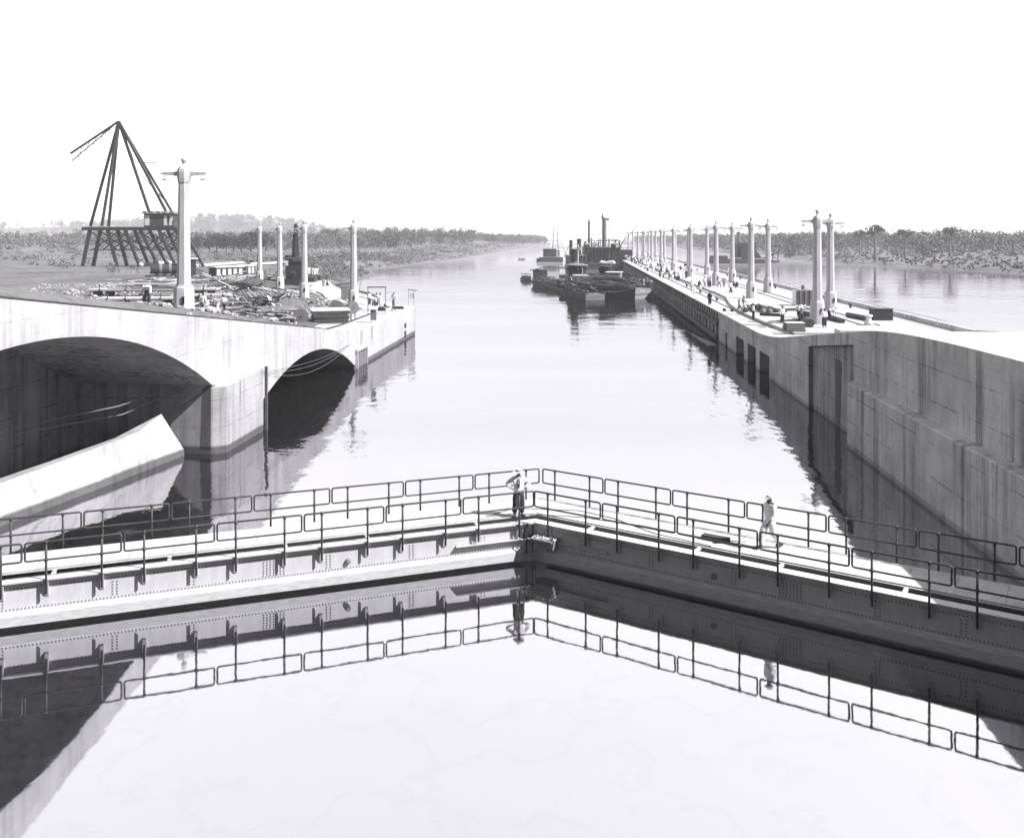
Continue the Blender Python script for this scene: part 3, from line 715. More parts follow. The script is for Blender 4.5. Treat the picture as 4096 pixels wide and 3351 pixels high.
# low growth on the right bank
C = []; S = []
for _ in range(2600):
    Y = 250 * (1100 / 250) ** nrg.uniform(); d = nrg.uniform(2, 200); X = shoreR(Y) + d
    if not frust(X, Y, 10): continue
    h = nrg.uniform(0.4, 1.2) if nrg.uniform() < .8 else nrg.uniform(1, 2.5); n = int(8 + 8 * h)
    C.append(crown_pts((X, Y, zr(X, Y) + h * .4), h * 1.4, h * .6, n, 4)); S.append(nrg.uniform(.2, .5, n))
stuff("scrub", C, S, M_leaf)
# far-off woods
def wood(name, n, pick, zf, mat, h0, h1):
    C = []; S = []
    for _ in range(n):
        X, Y = pick()
        if not frust(X, Y, 30): continue
        h = nrg.uniform(h0, h1); z = zf(X, Y); k = 84
        C.append(crown_pts((X, Y, z + h * .6), h * .42, h * .42, k, 6)); S.append(nrg.uniform(.35, .85, k) * (h / 11))
        C.append(crown_pts((X, Y, z + h * .25), h * .45, h * .3, 30, 5)); S.append(nrg.uniform(.45, .9, 30))
    return stuff(name, C, S, mat)
def pl_(y0, y1, d0, d1):
    def f():
        Y = y0 + (y1 - y0) * nrg.uniform() ** 1.2; d = d0 + (d1 - d0) * nrg.uniform() ** 1.4 + max(0, 900 - Y) * 0.12; return shoreL(Y) - d, Y
    return f
def pr_(y0, y1, d0, d1):
    def f(): Y = y0 + (y1 - y0) * nrg.uniform() ** 1.3; return shoreR(Y) + d0 + (d1 - d0) * nrg.uniform() ** 1.5, Y
    return f
wood("left_wood", 1500, pl_(560, 1650, 18, 620), zl, M_leaf, 6, 12)
wood("left_wood", 500, pl_(470, 900, 60, 420), zl, M_leaf_pale, 4, 9)
wood("left_wood", 260, pl_(1100, 2100, 6, 160), zl, M_leaf, 8, 14)
wood("right_wood", 1100, pr_(600, 1700, 25, 420), zr, M_scrub, 8, 14)
wood("right_wood", 300, pr_(470, 900, 70, 300), zr, M_leaf_pale, 7, 13)

def hl_(): return nrg.normal(-660, 240), nrg.normal(2080, 110)
wood("hill_wood", 900, hl_, zl, M_leaf_pale, 12, 22)
def make_tree(label, group, kind, loc):
    t = thing("tree", label, "tree", loc, 0, group); mb = MB()
    H = {"bushy": 11.0, "umbrella": 17.0, "tall": 16.0, "bare": 11.0}[kind]
    th = {"bushy": .35, "umbrella": .58, "tall": .55, "bare": .6}[kind] * H
    lean = nrg.uniform(-.4, .4); top = Vector((lean, .2, th))
    w_ = 2.0 if kind in ('umbrella', 'tall') else 1.0; mb.tube([(0, 0, -0.5), (lean * .3, 0, th * .5), top], [.36 * w_, .26 * w_, .18 * w_], 7)
    ends = []
    for k in range(8 if kind != "bare" else 6):
        a = k * 2.4 + nrg.uniform(0, .6); r = {"bushy": 3.0, "umbrella": 4.6, "tall": 2.6, "bare": 1.6}[kind] * nrg.uniform(.6, 1.1)
        e = top + Vector((r * math.cos(a), r * math.sin(a), nrg.uniform(.12, .3) * H * (0.5 if kind == "umbrella" else 1)))
        s = top - Vector((0, 0, nrg.uniform(0, .25) * th)); mb.tube([s, (s + e) / 2 + Vector((0, 0, .3)), e], [.11, .07, .03], 5); ends.append(e)
    mb.build("trunk", M_bark if kind in ("bare", "tall") else M_wood_dark, t, world=False)
    pts = []; sz = []
    for e in ends:
        n = {"bushy": 190, "umbrella": 220, "tall": 110, "bare": 22}[kind]
        r = {"bushy": 2.5, "umbrella": 2.9, "tall": 2.0, "bare": 1.0}[kind]
        pts.append(crown_pts(e, r, r * (.6 if kind == "umbrella" else .8), n, 5)); sz.append(nrg.uniform(.16, .42, n))
    if kind == "bushy": pts.append(crown_pts((0, 0, H * .42), 3.6, 3.4, 700, 10)); sz.append(nrg.uniform(.16, .42, 700))
    me = leaves_mesh("crown", np.concatenate(pts), np.concatenate(sz), {"bushy": M_leaf_dark, "umbrella": M_leaf, "tall": M_leaf, "bare": M_leaf_pale}[kind])
    o = bpy.data.objects.new("crown", me); link(o); o.parent = t
    return t
protos = {}
def tree(kind, x, Y, h, label, group=None, right=False):
    p = at(x, Y, 0); z = (zr if right else zl)(p.x, p.y); loc = (p.x, p.y, z); H = {"bushy": 10.0, "umbrella": 19.0, "tall": 19.0, "bare": 13.5}[kind]; sc = h / H
    if kind not in protos: t = make_tree(label, group, kind, loc); t.scale = (sc,) * 3; protos[kind] = t; t.rotation_euler[2] = rng.uniform(0, 6)
    else: t = dup(protos[kind], loc, rng.uniform(0, 6.28), label, group, sc * 1.0)
    return t
ng = "dark trees standing behind the work yard"
for k, (x, Y, h) in enumerate([(868, 430, 10.5), (905, 420, 9.0), (965, 425, 9.5), (1003, 432, 11.5), (1035, 440, 11.0), (1062, 445, 9.5), (838, 425, 8), (935, 440, 9), (790, 440, 9), (760, 430, 8)]):
    tree("bushy", x, Y, h * 1.1, "dense dark bushy tree in the clump behind the work yard", ng)
for k, (x, Y, h, l) in enumerate([(1060, 1500, 22, "flat topped tree on the far hill above the dark clump"), (1322, 640, 18, "tall rounded tree rising between the pile driver and the channel lamp post"), (1500, 660, 16, "wide flat topped tree on the skyline right of the channel lamp post"), (1620, 690, 14, "pale skyline tree above the middle of the left bank"), (1890, 860, 13, "lone tall tree where the left bank tapers away"), (840, 1500, 21, "hazy tree crowning the far hill behind the tallest lamp post")]):
    tree("umbrella", x, Y, h, l)
for x, Y, h, l in [(1295, 400, 11, "thin pale barked tree in the scrub just right of the pile driver"), (1318, 410, 9, "short pale barked tree, second one right of the pile driver"), (810, 420, 9, "bare pole of a tree left of the dark clump"), (1075, 430, 7, "slender pale tree at the right foot of the dark clump"), (700, 420, 15, "half bare tree rising behind the big crane's cabin")]:
    tree("bare", x, Y, h, l)
for x, Y, h, l in [(3500, 400, 21, "tall slim trunked tree at the far right bank, its crown on the skyline"), (3440, 500, 19, "leafy skyline tree on the right bank beside the tall slim one"), (3160, 560, 15, "small skyline tree on the right bank behind the second lamp row"), (3620, 430, 18, "broad tree on the right bank beyond the wall's ramp"), (3800, 420, 19, "last tall tree at the right end of the right bank")]:
    tree("tall", x, Y, h, l, None, True)
for x, Y in ((1135, 275), (992, 300), (2920, 560)):
    pass
# brushy mound with a stump on the right bank
p = at(3150, 500, 0); 
o = bpy.data.objects.new("bush", leaves_mesh("bush", crown_pts((p.x, p.y, zr(p.x, p.y) + 2.0), 6.0, 3.0, 500, 8), nrg.uniform(.25, .5, 500), M_leaf_dark)); link(o)
tag(o, "dark rounded bush on the right bank's low point", "bush")
p = at(994, 262, 0); mb = MB()
for k in range(9):
    a = k * .7; mb.add([(p.x, p.y, zl(p.x, p.y)), (p.x + math.cos(a) * .9, p.y + math.sin(a) * .9, zl(p.x, p.y) + 1.9), (p.x + math.cos(a + .15) * 1.9, p.y + math.sin(a + .15) * 1.9, zl(p.x, p.y) + 1.5), (p.x + math.cos(a + .2) * .7, p.y + math.sin(a + .2) * .7, zl(p.x, p.y) + 1.2)], [(0, 1, 2, 3)])
tag(mb.build("plant", M_leaf_dark), "small spiky palm like plant alone in the grass behind the yard", "plant")

# ------------------------------------------------------------------ big crane at far left
def crane():
    Y0 = 235.0; q = lambda x, y: at(x, Y0, CH - (y - CY) * Y0 / F); b = q(560, 1060); b.z = zl(b.x, b.y)
    t = thing("gantry_crane", "big dark gantry crane with a cabin on its platform at far left", "crane", b); G = b.z - 0.3
    def two(x, y, dy): p = q(x, y); return (p.x, p.y + dy, p.z)
    mb = MB(); pa, pb = q(330, 915), q(712, 915); mb.box(((pa.x + pb.x) / 2, Y0 + 3, pa.z), (pb.x - pa.x, 7.0, 0.9)); mb.build("platform", M_iron, t)
    for xa, ya, xb in ((634, 918, 705), (560, 918, 637), (701, 918, 782), (430, 918, 470), (360, 918, 330), (500, 918, 560)):
        for dy in (0, 6): mb = MB(); p = two(xa, ya, dy); r = q(xb, 1050); mb.beam(p, (r.x, Y0 + dy, G), 0.8, 0.7); mb.build("leg", M_iron, t)
    mb = MB()
    for xa, xb in ((560, 660), (637, 740), (430, 560), (360, 470)):
        for dy in (0, 6):
            mb.beam(two(xa, 925, dy), two(xb, 1000, dy), 0.28); mb.beam(two(xb, 930, dy), two(xa + 10, 1000, dy), 0.28)
        mb.beam(two(xa, 1000, 0), two(xb + 30, 1000, 0), 0.22); mb.beam(two(xa, 965, 0), two(xb, 965, 0), 0.18); mb.beam(two(xa, 1000, 0), two(xa, 1000, 6), 0.2)
    mb.build("bracing", M_iron, t)
    pa, pb = q(575, 905), q(692, 905); z0 = q(0, 908).z; z1 = q(0, 855).z; cx, w = (pa.x + pb.x) / 2, pb.x - pa.x
    mb = MB(); mb.box((cx, Y0 + 2.4, (z0 + z1) / 2), (w, 4.6, z1 - z0)); cb = mb.build("cabin", M_soot, t)
    mb = MB()
    for xa, xb in ((578, 597), (655, 668), (676, 690)):
        a, c = q(xa, 902), q(xb, 862); mb.box(((a.x + c.x) / 2, Y0 + 0.08, (a.z + c.z) / 2), (c.x - a.x, 0.1, c.z - a.z))
    mb.build("panel", M_white, cb)
    mb = MB(); a, c = q(671, 885), q(678, 866); mb.box(((a.x + c.x) / 2, Y0 + 0.03, (a.z + c.z) / 2), (c.x - a.x, 0.16, c.z - a.z)); mb.build("window", M_slot, cb)
    mb = MB(); n = 5; ww = (w + 1.2) / n
    for k in range(n):
        x0 = cx - (w + 1.2) / 2 + k * ww; prof = [(x0 + ww * j / 6, z1 + 0.75 * math.sin(math.pi * j / 6)) for j in range(7)]
        mb.add([(x, Y0 - .4, z) for x, z in prof] + [(x, Y0 + 5.2, z) for x, z in prof], [(j, j + 1, j + 8, j + 7) for j in range(6)] + [tuple(range(7)), tuple(range(13, 6, -1))])
    mb.build("roof", M_grey, cb)
    mb = MB(); top = q(455, 480); top = (top.x, Y0 + 3, top.z)
    for x, y, dy in ((660, 848, 1), (610, 905, 1), (660, 848, 5), (400, 905, 1), (400, 905, 5), (340, 905, 3)): mb.beam(top, two(x, y, dy), 0.6)
    mb.beam(two(560, 704, 2), two(640, 812, 5), .2); mb.build("mast", M_iron, t)
    mb = MB(); mb.beam(top, two(260, 610, 3), 0.5); mb.beam(top, two(265, 640, 3), .25)
    for k in range(6): mb.beam(two(455 - 30 * k, 482 + 21 * k, 3), two(440 - 30 * k, 505 + 25 * k, 3), .14)
    mb.beam(two(520, 645, 3), two(614, 649, 3), .22); mb.beam(two(520, 645, 3), top, .1); mb.build("boom", M_iron, t)
    mb = MB(); mb.beam(two(692, 905, 0), two(692, 880, 0), .12); mb.beam(two(712, 908, 0), two(712, 880, 0), .12); mb.beam(two(692, 881, 0), two(712, 881, 0), .1); mb.build("handrail", M_iron, t)
crane()
def ypos(x, y, h=3.9):
    """Where the line of sight through (x, y) first meets the yard's ground."""
    k = (x - CX) / F; m = (y - CY) / F; Y = 44.0
    while Y < 420:
        X = k * Y
        if shoreL(Y) - X > 1.2 and CH - m * Y <= zl(X, Y): return Vector((X, Y, zl(X, Y)))
        Y += 0.2
    return P(x, y, h)
# locomotive
def loco():
    p = ypos(650, 1120); t = thing("locomotive", "black steam locomotive with a round smokebox standing left of the tallest lamp post", "locomotive", p); x, y, z = p
    z = p.z
    def cyl(name, a, b, r, m, par): mm = MB(); mm.tube([a, b], r, 18); return mm.build(name, m, par)
    d = Vector((0.93, 0.37, 0))
    o = Vector((x - 2.2, y, z + 2.1)); cyl("boiler", o, o + d * 5.2, 0.95, M_iron, t); cyl("smokebox_door", o - d * .12, o, 0.80, M_soot, t)
    for k in (1.5, 3.2): cyl("boiler_band", o + d * k, o + d * (k + .5), 0.98, M_grey, t)
    mm = MB(); mm.lathe([(.25, 0), (.22, 1.0), (.38, 1.3)], 12, tuple(o + d * .6 + Vector((0, 0, .8)))); mm.build("chimney", M_iron, t)
    mm = MB(); mm.lathe([(.4, 0), (.4, .4), (.2, .65)], 12, tuple(o + d * 2.9 + Vector((0, 0, .8)))); mm.build("dome", M_iron, t)
    c = o + d * 6.6 + Vector((0, 0, .3)); mm = MB(); mm.box(c, (3.0, 2.6, 3.0), rz=math.atan2(d.y, d.x)); cb = mm.build("cab", M_iron, t)
    mm = MB(); mm.box(c + Vector((0, 0, 1.65)), (3.8, 3.2, .16), rz=math.atan2(d.y, d.x)); mm.build("roof", M_white, cb)
    mm = MB(); mm.box(o + d * 3.2 - Vector((0, 0, 1.35)), (8.6, 2.2, .35), rz=math.atan2(d.y, d.x)); mm.build("frame", M_soot, t)
    for k in range(4):
        for s in (-1, 1):
            n = Vector((-d.y, d.x, 0)) * s * 1.0; a = o + d * (1 + 1.5 * k) + n - Vector((0, 0, 1.5)); cyl("wheel", a - n * .1, a + n * .1, 0.58, M_iron, t)
loco()
# flatcars and wagons
def flatcar(label, x, Yw, L, rz):
    p = at(x, Yw, 0); p.z = zl(p.x, p.y); t = thing("flatcar", label, "railway wagon", p, rz); B = lambda c, s, name, m, par=t: MB().box(c, s).build(name, m, par, world=False)
    B((0, 0, .95), (L, 2.6, .22), "deck", M_wood_pale); B((0, 0, .74), (L, .5, .2), "underframe", M_iron)
    for sx in (-1, 1):
        for sy in (-1, 1):
            for dx in (-.8, .8):
                m = MB(); m.tube([(sx * (L / 2 - 1.8) + dx, sy * .72 - .06, .4), (sx * (L / 2 - 1.8) + dx, sy * .72 + .06, .4)], .4, 12); m.build("wheel", M_iron, t, world=False)
    for k in range(5): B((-L / 2 + L * (k + .5) / 5, -1.34, 1.25), (.1, .08, .8), "stake", M_wood_dark)
    return t
flatcar("long flatcar loaded with planks behind the tallest lamp post's base", 620, 122, 17.0, 0.10)
p = at(620, 122, 0); p.z = zl(p.x, p.y); m = MB(); r2 = random.Random(3)
for k in range(26): m.box((p.x + r2.uniform(-4, 4), p.y + r2.uniform(-1, 1), p.z + 1.15 + .12 * (k % 6)), (r2.uniform(4, 8), .3, .09), rz=.1 + r2.uniform(-.03, .03))
tag(m.build("timber_stack", M_wood_pale), "layered planks stacked on the flatcar behind the tallest lamp post", "timber stack")
flatcar("nearest low flatcar left of the tallest lamp post with an empty pale deck", 585, 106, 10.0, 0.12)
flatcar("empty flatcar standing right of the tallest lamp post behind the white shirted man", 808, 112, 7.0, 0.12)
def boxcar(label, xa, xb, Yw, hgt, open_bays):
    a, b = at(xa, Yw, 0), at(xb, Yw + 5, 0); a.z = b.z = zl(a.x, a.y) + .2; t = thing("freight_wagon", label, "railway wagon", (a + b) / 2); u = (b - a); L = u.length; u.normalize(); rz = math.atan2(u.y, u.x); t.rotation_euler[2] = rz
    B = lambda c, s, name, m: MB().box(c, s).build(name, m, t, world=False)
    B((0, 0, hgt + .1), (L + .4, 2.9, .2), "roof", M_white); B((0, .9, hgt / 2 + .3), (L, .8, hgt - .5), "back_wall", M_soot); B((0, 0, .5), (L, 2.5, .2), "floor", M_wood_dark)
    for k in range(open_bays + 1): B((-L / 2 + L * k / open_bays, -1.2, hgt / 2 + .3), (.22, .15, hgt - .5), "post", M_soot)
    for k in range(open_bays): B((-L / 2 + L * (k + .5) / open_bays, -1.05, hgt / 2 + .15), (L / open_bays - .5, .2, hgt - .9), "curtain", M_canvas)
    return t
boxcar("pale roofed shed wagon with white curtained bays in the middle of the work yard", 850, 960, 176, 2.1, 5)
boxcar("small pale wagon end standing beside the curtained shed wagon", 968, 996, 182, 2.1, 2)
# pale pipelines lying across the bank
for lab, pts in (("pale pipeline lying across the grass behind the curtained wagon", ((770, 1072), (900, 1062), (975, 1057))), ("second length of pale pipeline between the lamp posts by the pile driver", ((1000, 1064), (1080, 1060), (1140, 1056))), ("pale pipe end lying beside the crane's foot", ((560, 1066), (650, 1058), (700, 1056)))):
    q = [ypos(x, y) + Vector((0, 0, .45)) for x, y in pts]; m = MB(); m.tube(q, .45, 12)
    for k in range(6): c = q[0].lerp(q[-1], (k + .5) / 6); 
    tag(m.build("pipeline", M_canvas, smooth=True), lab, "pipe")
# black pile driver
def pile_driver():
    p = ypos(1180, 1138); t = thing("pile_driver", "black steam pile driver with a tall tapering stack among the left lamp posts", "pile driver", p); x, y, z = p
    m = MB(); m.box((x, y + 1.2, z + 1.0), (3.0, 4.6, .4)); m.build("bed", M_iron, t)
    m = MB(); m.box((x, y + 1.2, z + 2.7), (2.9, 3.6, 3.0)); m.box((x - 1.35, y + .6, z + 3.3), (.5, 2.4, 4.0)); b = m.build("house", M_iron, t)
    m = MB(); m.hexa([(x - 1.9, y - 1, z + 4.6), (x + 1.7, y - 1, z + 4.6), (x + 1.7, y + 3, z + 4.6), (x - 1.9, y + 3, z + 4.6), (x - 1.3, y - .8, z + 4.9), (x + 1.4, y - .8, z + 4.9), (x + 1.4, y + 3, z + 5.0), (x - 1.3, y + 3, z + 5.0)]); m.build("roof", M_soot, b)
    m = MB(); m.box((x - 1.25, y - .95, z + 3.9), (.5, .08, .9)); m.build("window", M_white, b)
    m = MB(); m.lathe([(.85, 4.4), (.75, 5.6), (.62, 6.6), (.48, 8.8), (.40, 9.0), (.62, 9.1), (.40, 9.25), (.34, 10.4), (.52, 10.5), (.30, 10.65), (.28, 11.0)], 12, (x + .1, y + .2, z)); m.build("stack", M_iron, t)
    for s in (-1, 1): m = MB(); m.beam((x + .1 + s * .7, y - .6, z + 1), (x + .1 + s * .35, y - .1, z + 9), .16); m.build("leader", M_iron, t)
    for k in range(3):
        for s in (-1, 1): m = MB(); m.tube([(x + s * 1.0 - .08, y + 1.8 * k - .6, z + .45), (x + s * 1.0 + .08, y + 1.8 * k - .6, z + .45)], .45, 12); m.build("wheel", M_iron, t)
    m = MB(); m.box((x + 2.4, y + .4, z + .9), (2.6, 2.6, .9)); m.box((x - .2, y - 1.6, z + .55), (3.4, 1.2, .9)); m.tube([(x - .3, y - 1.3, z + 2), (x + .4, y - 1.3, z + 2)], .5, 12); m.build("engine", M_iron, t)
pile_driver()
m = MB(); a, b = ypos(1278, 1104), ypos(1368, 1152)
m = MB(); m.beam(a + Vector((0, 0, .3)), b + Vector((0, 0, .3)), .14); m.beam(a + Vector((.9, .5, .3)), b + Vector((.9, .5, .3)), .14)
for k in range(10): c = a.lerp(b, k / 9) + Vector((.45, .25, .18)); m.box(c, (1.5, .2, .16), rz=.3)
tag(m.build("rail_track", M_wood), "short timber skidway running down from the pile driver to the wall edge", "track")

# ------------------------------------------------------------------ on the left wall
def deckL(x, y, z=None): return P(x, y, ZD - 0.30 if z is None else z)
def reel(label, x, y, r, w, rz, gap):
    p = deckL(x, y); t = thing("cable_reel", label, "cable reel", p, rz, None)
    for s in (-1, 1):
        m = MB(); m.tube([(0, s * w / 2 - .05, r), (0, s * w / 2 + .05, r)], r, 28); d = m.build("disc", M_reel, t, world=False)
        m = MB(); m.tube([(0, s * w / 2 - .06 * (s > 0) - .0, r), (0, s * w / 2 + .06 * s + .03 * s, r)], .10, 10)
        for k in range(6): a = k * 1.047; m.tube([(.32 * math.cos(a), s * (w / 2 + .04), r + .32 * math.sin(a)), (.32 * math.cos(a), s * (w / 2 + .085), r + .32 * math.sin(a))], .04, 6)
        m.build("bolt", M_iron, d, world=False)
    m = MB(); m.tube([(0, -w / 2, r), (0, w / 2, r)], r * .62, 20); m.build("drum", M_wood_dark, t, world=False)
M_reel = mat("reel_boards", 0.15, rough=.85, var=.35, scale=2.2, stretch=(.6, 1, 9), fine=.1)
reel("upright wooden cable reel standing at the arch wall's edge, left of the plank stack", 1203, 1296, .78, .55, R(14), 0)
reel("wooden cable reel lying behind the pale plank stack, partly hidden by it", 1345, 1262, .85, .62, R(8), 0)
reel("narrow wooden cable reel end showing at the right of the plank stack", 1410, 1254, .72, .4, R(40), 0)
p = deckL(1320, 1288); t = thing("board_stack", "big stack of pale boards with dark gappy sides near the channel corner", "timber stack", p, R(16))
for k in range(7): m = MB(); m.box((rng.uniform(-.06, .06), rng.uniform(-.05, .05), .10 + .19 * k), (3.7 + rng.uniform(-.3, .25), 3.0, .13), rz=rng.uniform(-.02, .02)); m.build("board", M_wood_dark if k < 6 else M_wood_pale, t, world=False)
m = MB(); m.box((0, .02, 1.33), (3.9, 3.2, .10)); m.build("board", M_white, t, world=False)
m = MB(); m.box((2.05, -1.2, .75), (.16, .16, 1.5)); m.box((2.45, -1.3, .7), (.12, .12, 1.3)); m.build("stake", M_wood, t, world=False)
p = deckL(1382, 1196, 3.6); t = thing("cabinet", "tall dark grey metal cabinet beside the channel lamp post", "cabinet", p, R(10))
m = MB(); m.box((0, 0, .85), (1.15, .9, 1.7)); m.build("body", M_grey, t, bevel=.02, world=False); m = MB(); m.box((0, 0, 1.73), (1.25, 1.0, .06)); m.build("top", M_grey, t, world=False)
for s in (-1, 1): m = MB(); m.box((s * .28, -.46, .85), (.52, .03, 1.55)); m.build("door", M_grey, t, world=False)
p = P(1507, 1254, ZD); t = thing("winch_frame", "upright pipe frame over a small winch near the wall's corner with men around it", "winch", p, R(5))
for s in (-1, 1): m = MB(); m.beam((s * .98, 0, 0), (s * .98, 0, 2.95), .09); m.build("upright", M_grey, t, world=False)
m = MB(); m.beam((-1.05, 0, 2.95), (1.05, 0, 2.95), .12); m.build("crossbar", M_iron, t, world=False)
m = MB(); m.beam((-.98, 0, .5), (.98, 0, .5), .08); m.box((.55, .3, .45), (.9, .7, .35)); m.tube([(.2, .2, .55), (1.0, .2, .55)], .26, 12); m.box((.9, .25, .8), (.3, .3, .5)); m.build("winch", M_iron, t, world=False)
m = MB(); m.tube([(.55 + .5 * math.cos(k * .5236), -.3, .42 + .42 * math.sin(k * .5236)) for k in range(13)], .025, 6, caps=False); m.build("hoop", M_white, t, world=False)
p = P(1494, 1290, ZD); t = thing("control_stand", "dark box stand with a pale sloping lid at the very edge of the left wall", "stand", p)
m = MB(); m.hexa([(-.28, -.2, .25), (.28, -.2, .25), (.28, .2, .25), (-.28, .2, .25), (-.28, -.2, 1.35), (.28, -.2, 1.35), (.28, .2, 1.55), (-.28, .2, 1.55)]); m.build("body", M_grey, t, world=False)
m = MB(); m.hexa([(-.36, -.3, 1.34), (.36, -.3, 1.30), (.36, .3, 1.56), (-.36, .3, 1.60), (-.36, -.3, 1.38), (.36, -.3, 1.34), (.36, .3, 1.60), (-.36, .3, 1.64)]); m.build("lid", M_white, t, world=False)
for s in (-1, 1): m = MB(); m.beam((s * .22, -.1, 0), (s * .22, -.1, .3), .06); m.build("leg", M_white, t, world=False)
p = P(1572, 1247, ZD); t = thing("surveyor_tripod", "small dark tripod set up on the wall edge beside the standing man", "tripod", p)
for k in range(3): a = 2.1 * k + .5; m = MB(); m.beam((0, 0, .8), (.3 * math.cos(a), .3 * math.sin(a), 0), .05); m.build("leg", M_iron, t, world=False)
m = MB(); m.tube([(0, 0, .78), (0, 0, .95)], .07, 8); m.build("head", M_iron, t, world=False)
p = P(1594, 1236, ZD); m = MB(); 
for k in range(5): m.tube([(p.x - .5 + .22 * k, p.y, p.z + .16), (p.x - .4 + .22 * k, p.y + .1, p.z + .2)], .16, 8)
m.box((p.x, p.y, p.z + .12), (1.25, .3, .2)); tag(m.build("tool_bag", M_iron), "low dark bundle lying on the wall edge right of the tripod", "bag")
p = P(1645, 1222, ZD); t = thing("gauge_frame", "narrow pale wooden frame standing at the left wall's far end", "frame", p)
for s in (-1, 1): m = MB(); m.beam((s * .35, 0, 0), (s * .35, 0, 2.0), .07); m.build("upright", M_wood_pale, t, world=False)
m = MB(); m.beam((-.38, 0, 2.0), (.75, 0, 1.85), .10); m.build("crossbar", M_wood_dark, t, world=False); m = MB(); m.box((0, .02, 1.2), (.6, .03, .7)); m.build("board", M_canvas, t, world=False)
m = MB(); a = P(1436, 1170, ZD); m.beam(a, a + Vector((.25, 0, 1.7)), .05); tag(m.build("pole", M_iron), "thin dark pole leaning beyond the cabinet at the wall's far side", "pole")
m = MB(); pts = [P(x, y, ZD + .06) for x, y in ((1430, 1170), (1475, 1182), (1500, 1190), (1520, 1197))]; m.tube([p_ + Vector((0, 0, .25)) for p_ in pts], .16, 8); tag(m.build("pipe", M_iron), "dark pipe lying along the far edge behind the channel lamp post", "pipe")
m = MB(); a, b = deckL(1230, 1230), deckL(1370, 1190); m.box((a + b) / 2 + Vector((0, 0, .2)), ((b - a).length, .45, .14), rz=math.atan2((b - a).y, (b - a).x)); tag(m.build("plank", M_white), "long white plank bridging the rail curve behind the board stack", "plank")
m = MB(); a, b = deckL(1372, 1188), deckL(1455, 1236); m.box((a + b) / 2 + Vector((0, 0, .5)), ((b - a).length, .3, .1), rz=math.atan2((b - a).y, (b - a).x)); tag(m.build("plank", M_wood_pale), "pale plank slanting from the cabinet down to the winch", "plank")
# curved rail behind the stack
for lab, pts in (("curved dark rail bending round behind the board stack", ((1230, 1247), (1265, 1232), (1295, 1210), (1290, 1190), (1240, 1172))), ("second curved rail following the bend nearer the lamp post", ((1300, 1192), (1288, 1178), (1262, 1168), (1238, 1163)))):
    m = MB(); m.tube([deckL(*q) + Vector((0, 0, .08)) for q in pts], .09, 6); tag(m.build("rail", M_iron), lab, "rail")
# mud and lumber: many loose planks, a wrecked heap, stones
r3 = random.Random(5)
def heap(label, x, y, n, spread, lmin, lmax, mats, tiltmax=.6, name="timber_heap"):
    c = ypos(x, y); t = thing(name, label, "timber heap", c)
    for k, mt in enumerate(mats):
        m = MB()
        for _ in range(n // len(mats)):
            L_ = r3.uniform(lmin, lmax); X = c.x + r3.gauss(0, spread); Yq = c.y + r3.gauss(0, spread); zz = zl(X, Yq) + abs(r3.gauss(0, .35))
            m.box((X, Yq, zz + .1), (L_, r3.uniform(.12, .32), r3.uniform(.06, .22)), rz=r3.uniform(-.9, 1.0), tilt=(r3.uniform(-.2, .2), r3.uniform(-tiltmax, tiltmax)))
        m.build("planks", mt, t)
    return t
heap("wrecked heap of beams and boards sticking out of the mud in mid yard", 1050, 1218, 110, 1.5, 1.8, 4.6, (M_wood_dark, M_wood, M_wood_pale), .7)
heap("pale broken lumber heaped in front of the curtained wagon", 870, 1118, 110, 3.6, 1.5, 5.0, (M_wood_pale, M_wood_dark, M_white), .25)
heap("low litter of boards between the lumber heap and the pile driver", 1010, 1122, 40, 3.0, 1.0, 4.0, (M_wood_dark, M_wood_pale), .2)
heap("dark pile of scrap beside the second left lamp post from the crane", 1080, 1130, 26, .8, .8, 1.8, (M_iron, M_wood_dark), .8, "scrap_heap")
heap("stacked dark beams and scrap lying between the flatcars and the wrecked heap", 960, 1165, 70, 1.8, 1.2, 3.6, (M_wood_dark, M_iron, M_wood_pale), .4)
heap("broken boards strewn just right of the tallest lamp post's base", 850, 1222, 50, 1.6, .8, 2.8, (M_wood_dark, M_wood, M_wood_pale), .25)
heap("scattered boards half sunk in the mud behind the arch wall", 930, 1258, 80, 3.2, .8, 3.4, (M_wood_pale, M_wood, M_wood_dark), .12)
heap("pale lumber and steel plates piled left of the upright cable reel", 1130, 1282, 26, .8, .8, 2.2, (M_wood_pale, M_iron), .1)
heap("rough white lumber stacked behind the flatcars beside the locomotive", 700, 1132, 40, 4.5, 2, 6, (M_wood_pale, M_white, M_wood_dark), .1)
for k, (x, y, L_, rz, mt, l) in enumerate([(960, 1253, 3.2, .35, M_wood_dark, "dark beam lying alone in the mud left of the wrecked heap"), (900, 1237, 3.4, .1, M_wood_pale, "long pale board lying in the mud left of the wrecked heap"), (1160, 1215, 3.4, .55, M_wood, "weathered beam lying right of the wrecked heap"), (995, 1243, 3.2, .2, M_wood_pale, "pale board lying just in front of the wrecked heap"), (1180, 1170, 6.5, .2, M_white, "long white timber lying between the left lamp posts")]):
    p = ypos(x, y); m = MB(); m.box((0, 0, .12), (L_, .28, .22), rz=rz); o = m.build("beam", mt, world=False); o.location = p; tag(o, l, "beam")
m = MB()
for _ in range(2200):
    Y = r3.uniform(52, 150); d = r3.uniform(2.5 + 6 * sm(72, 92, Y), 50); X = shoreL(Y) - d; s = r3.uniform(.06, .30) * (1 if r3.random() < .9 else 1.8); z = zl(X, Y)
    m.lathe([(s * .8, -.05), (s * r3.uniform(.8, 1.1), s * .4), (s * .5, s * r3.uniform(.6, .9))], 5, (X, Y, z), rot=r3.uniform(0, 6))
tag(m.build("rubble", mat("rubble", .36, var=.5, scale=.7)), kind='stuff')
m = MB()
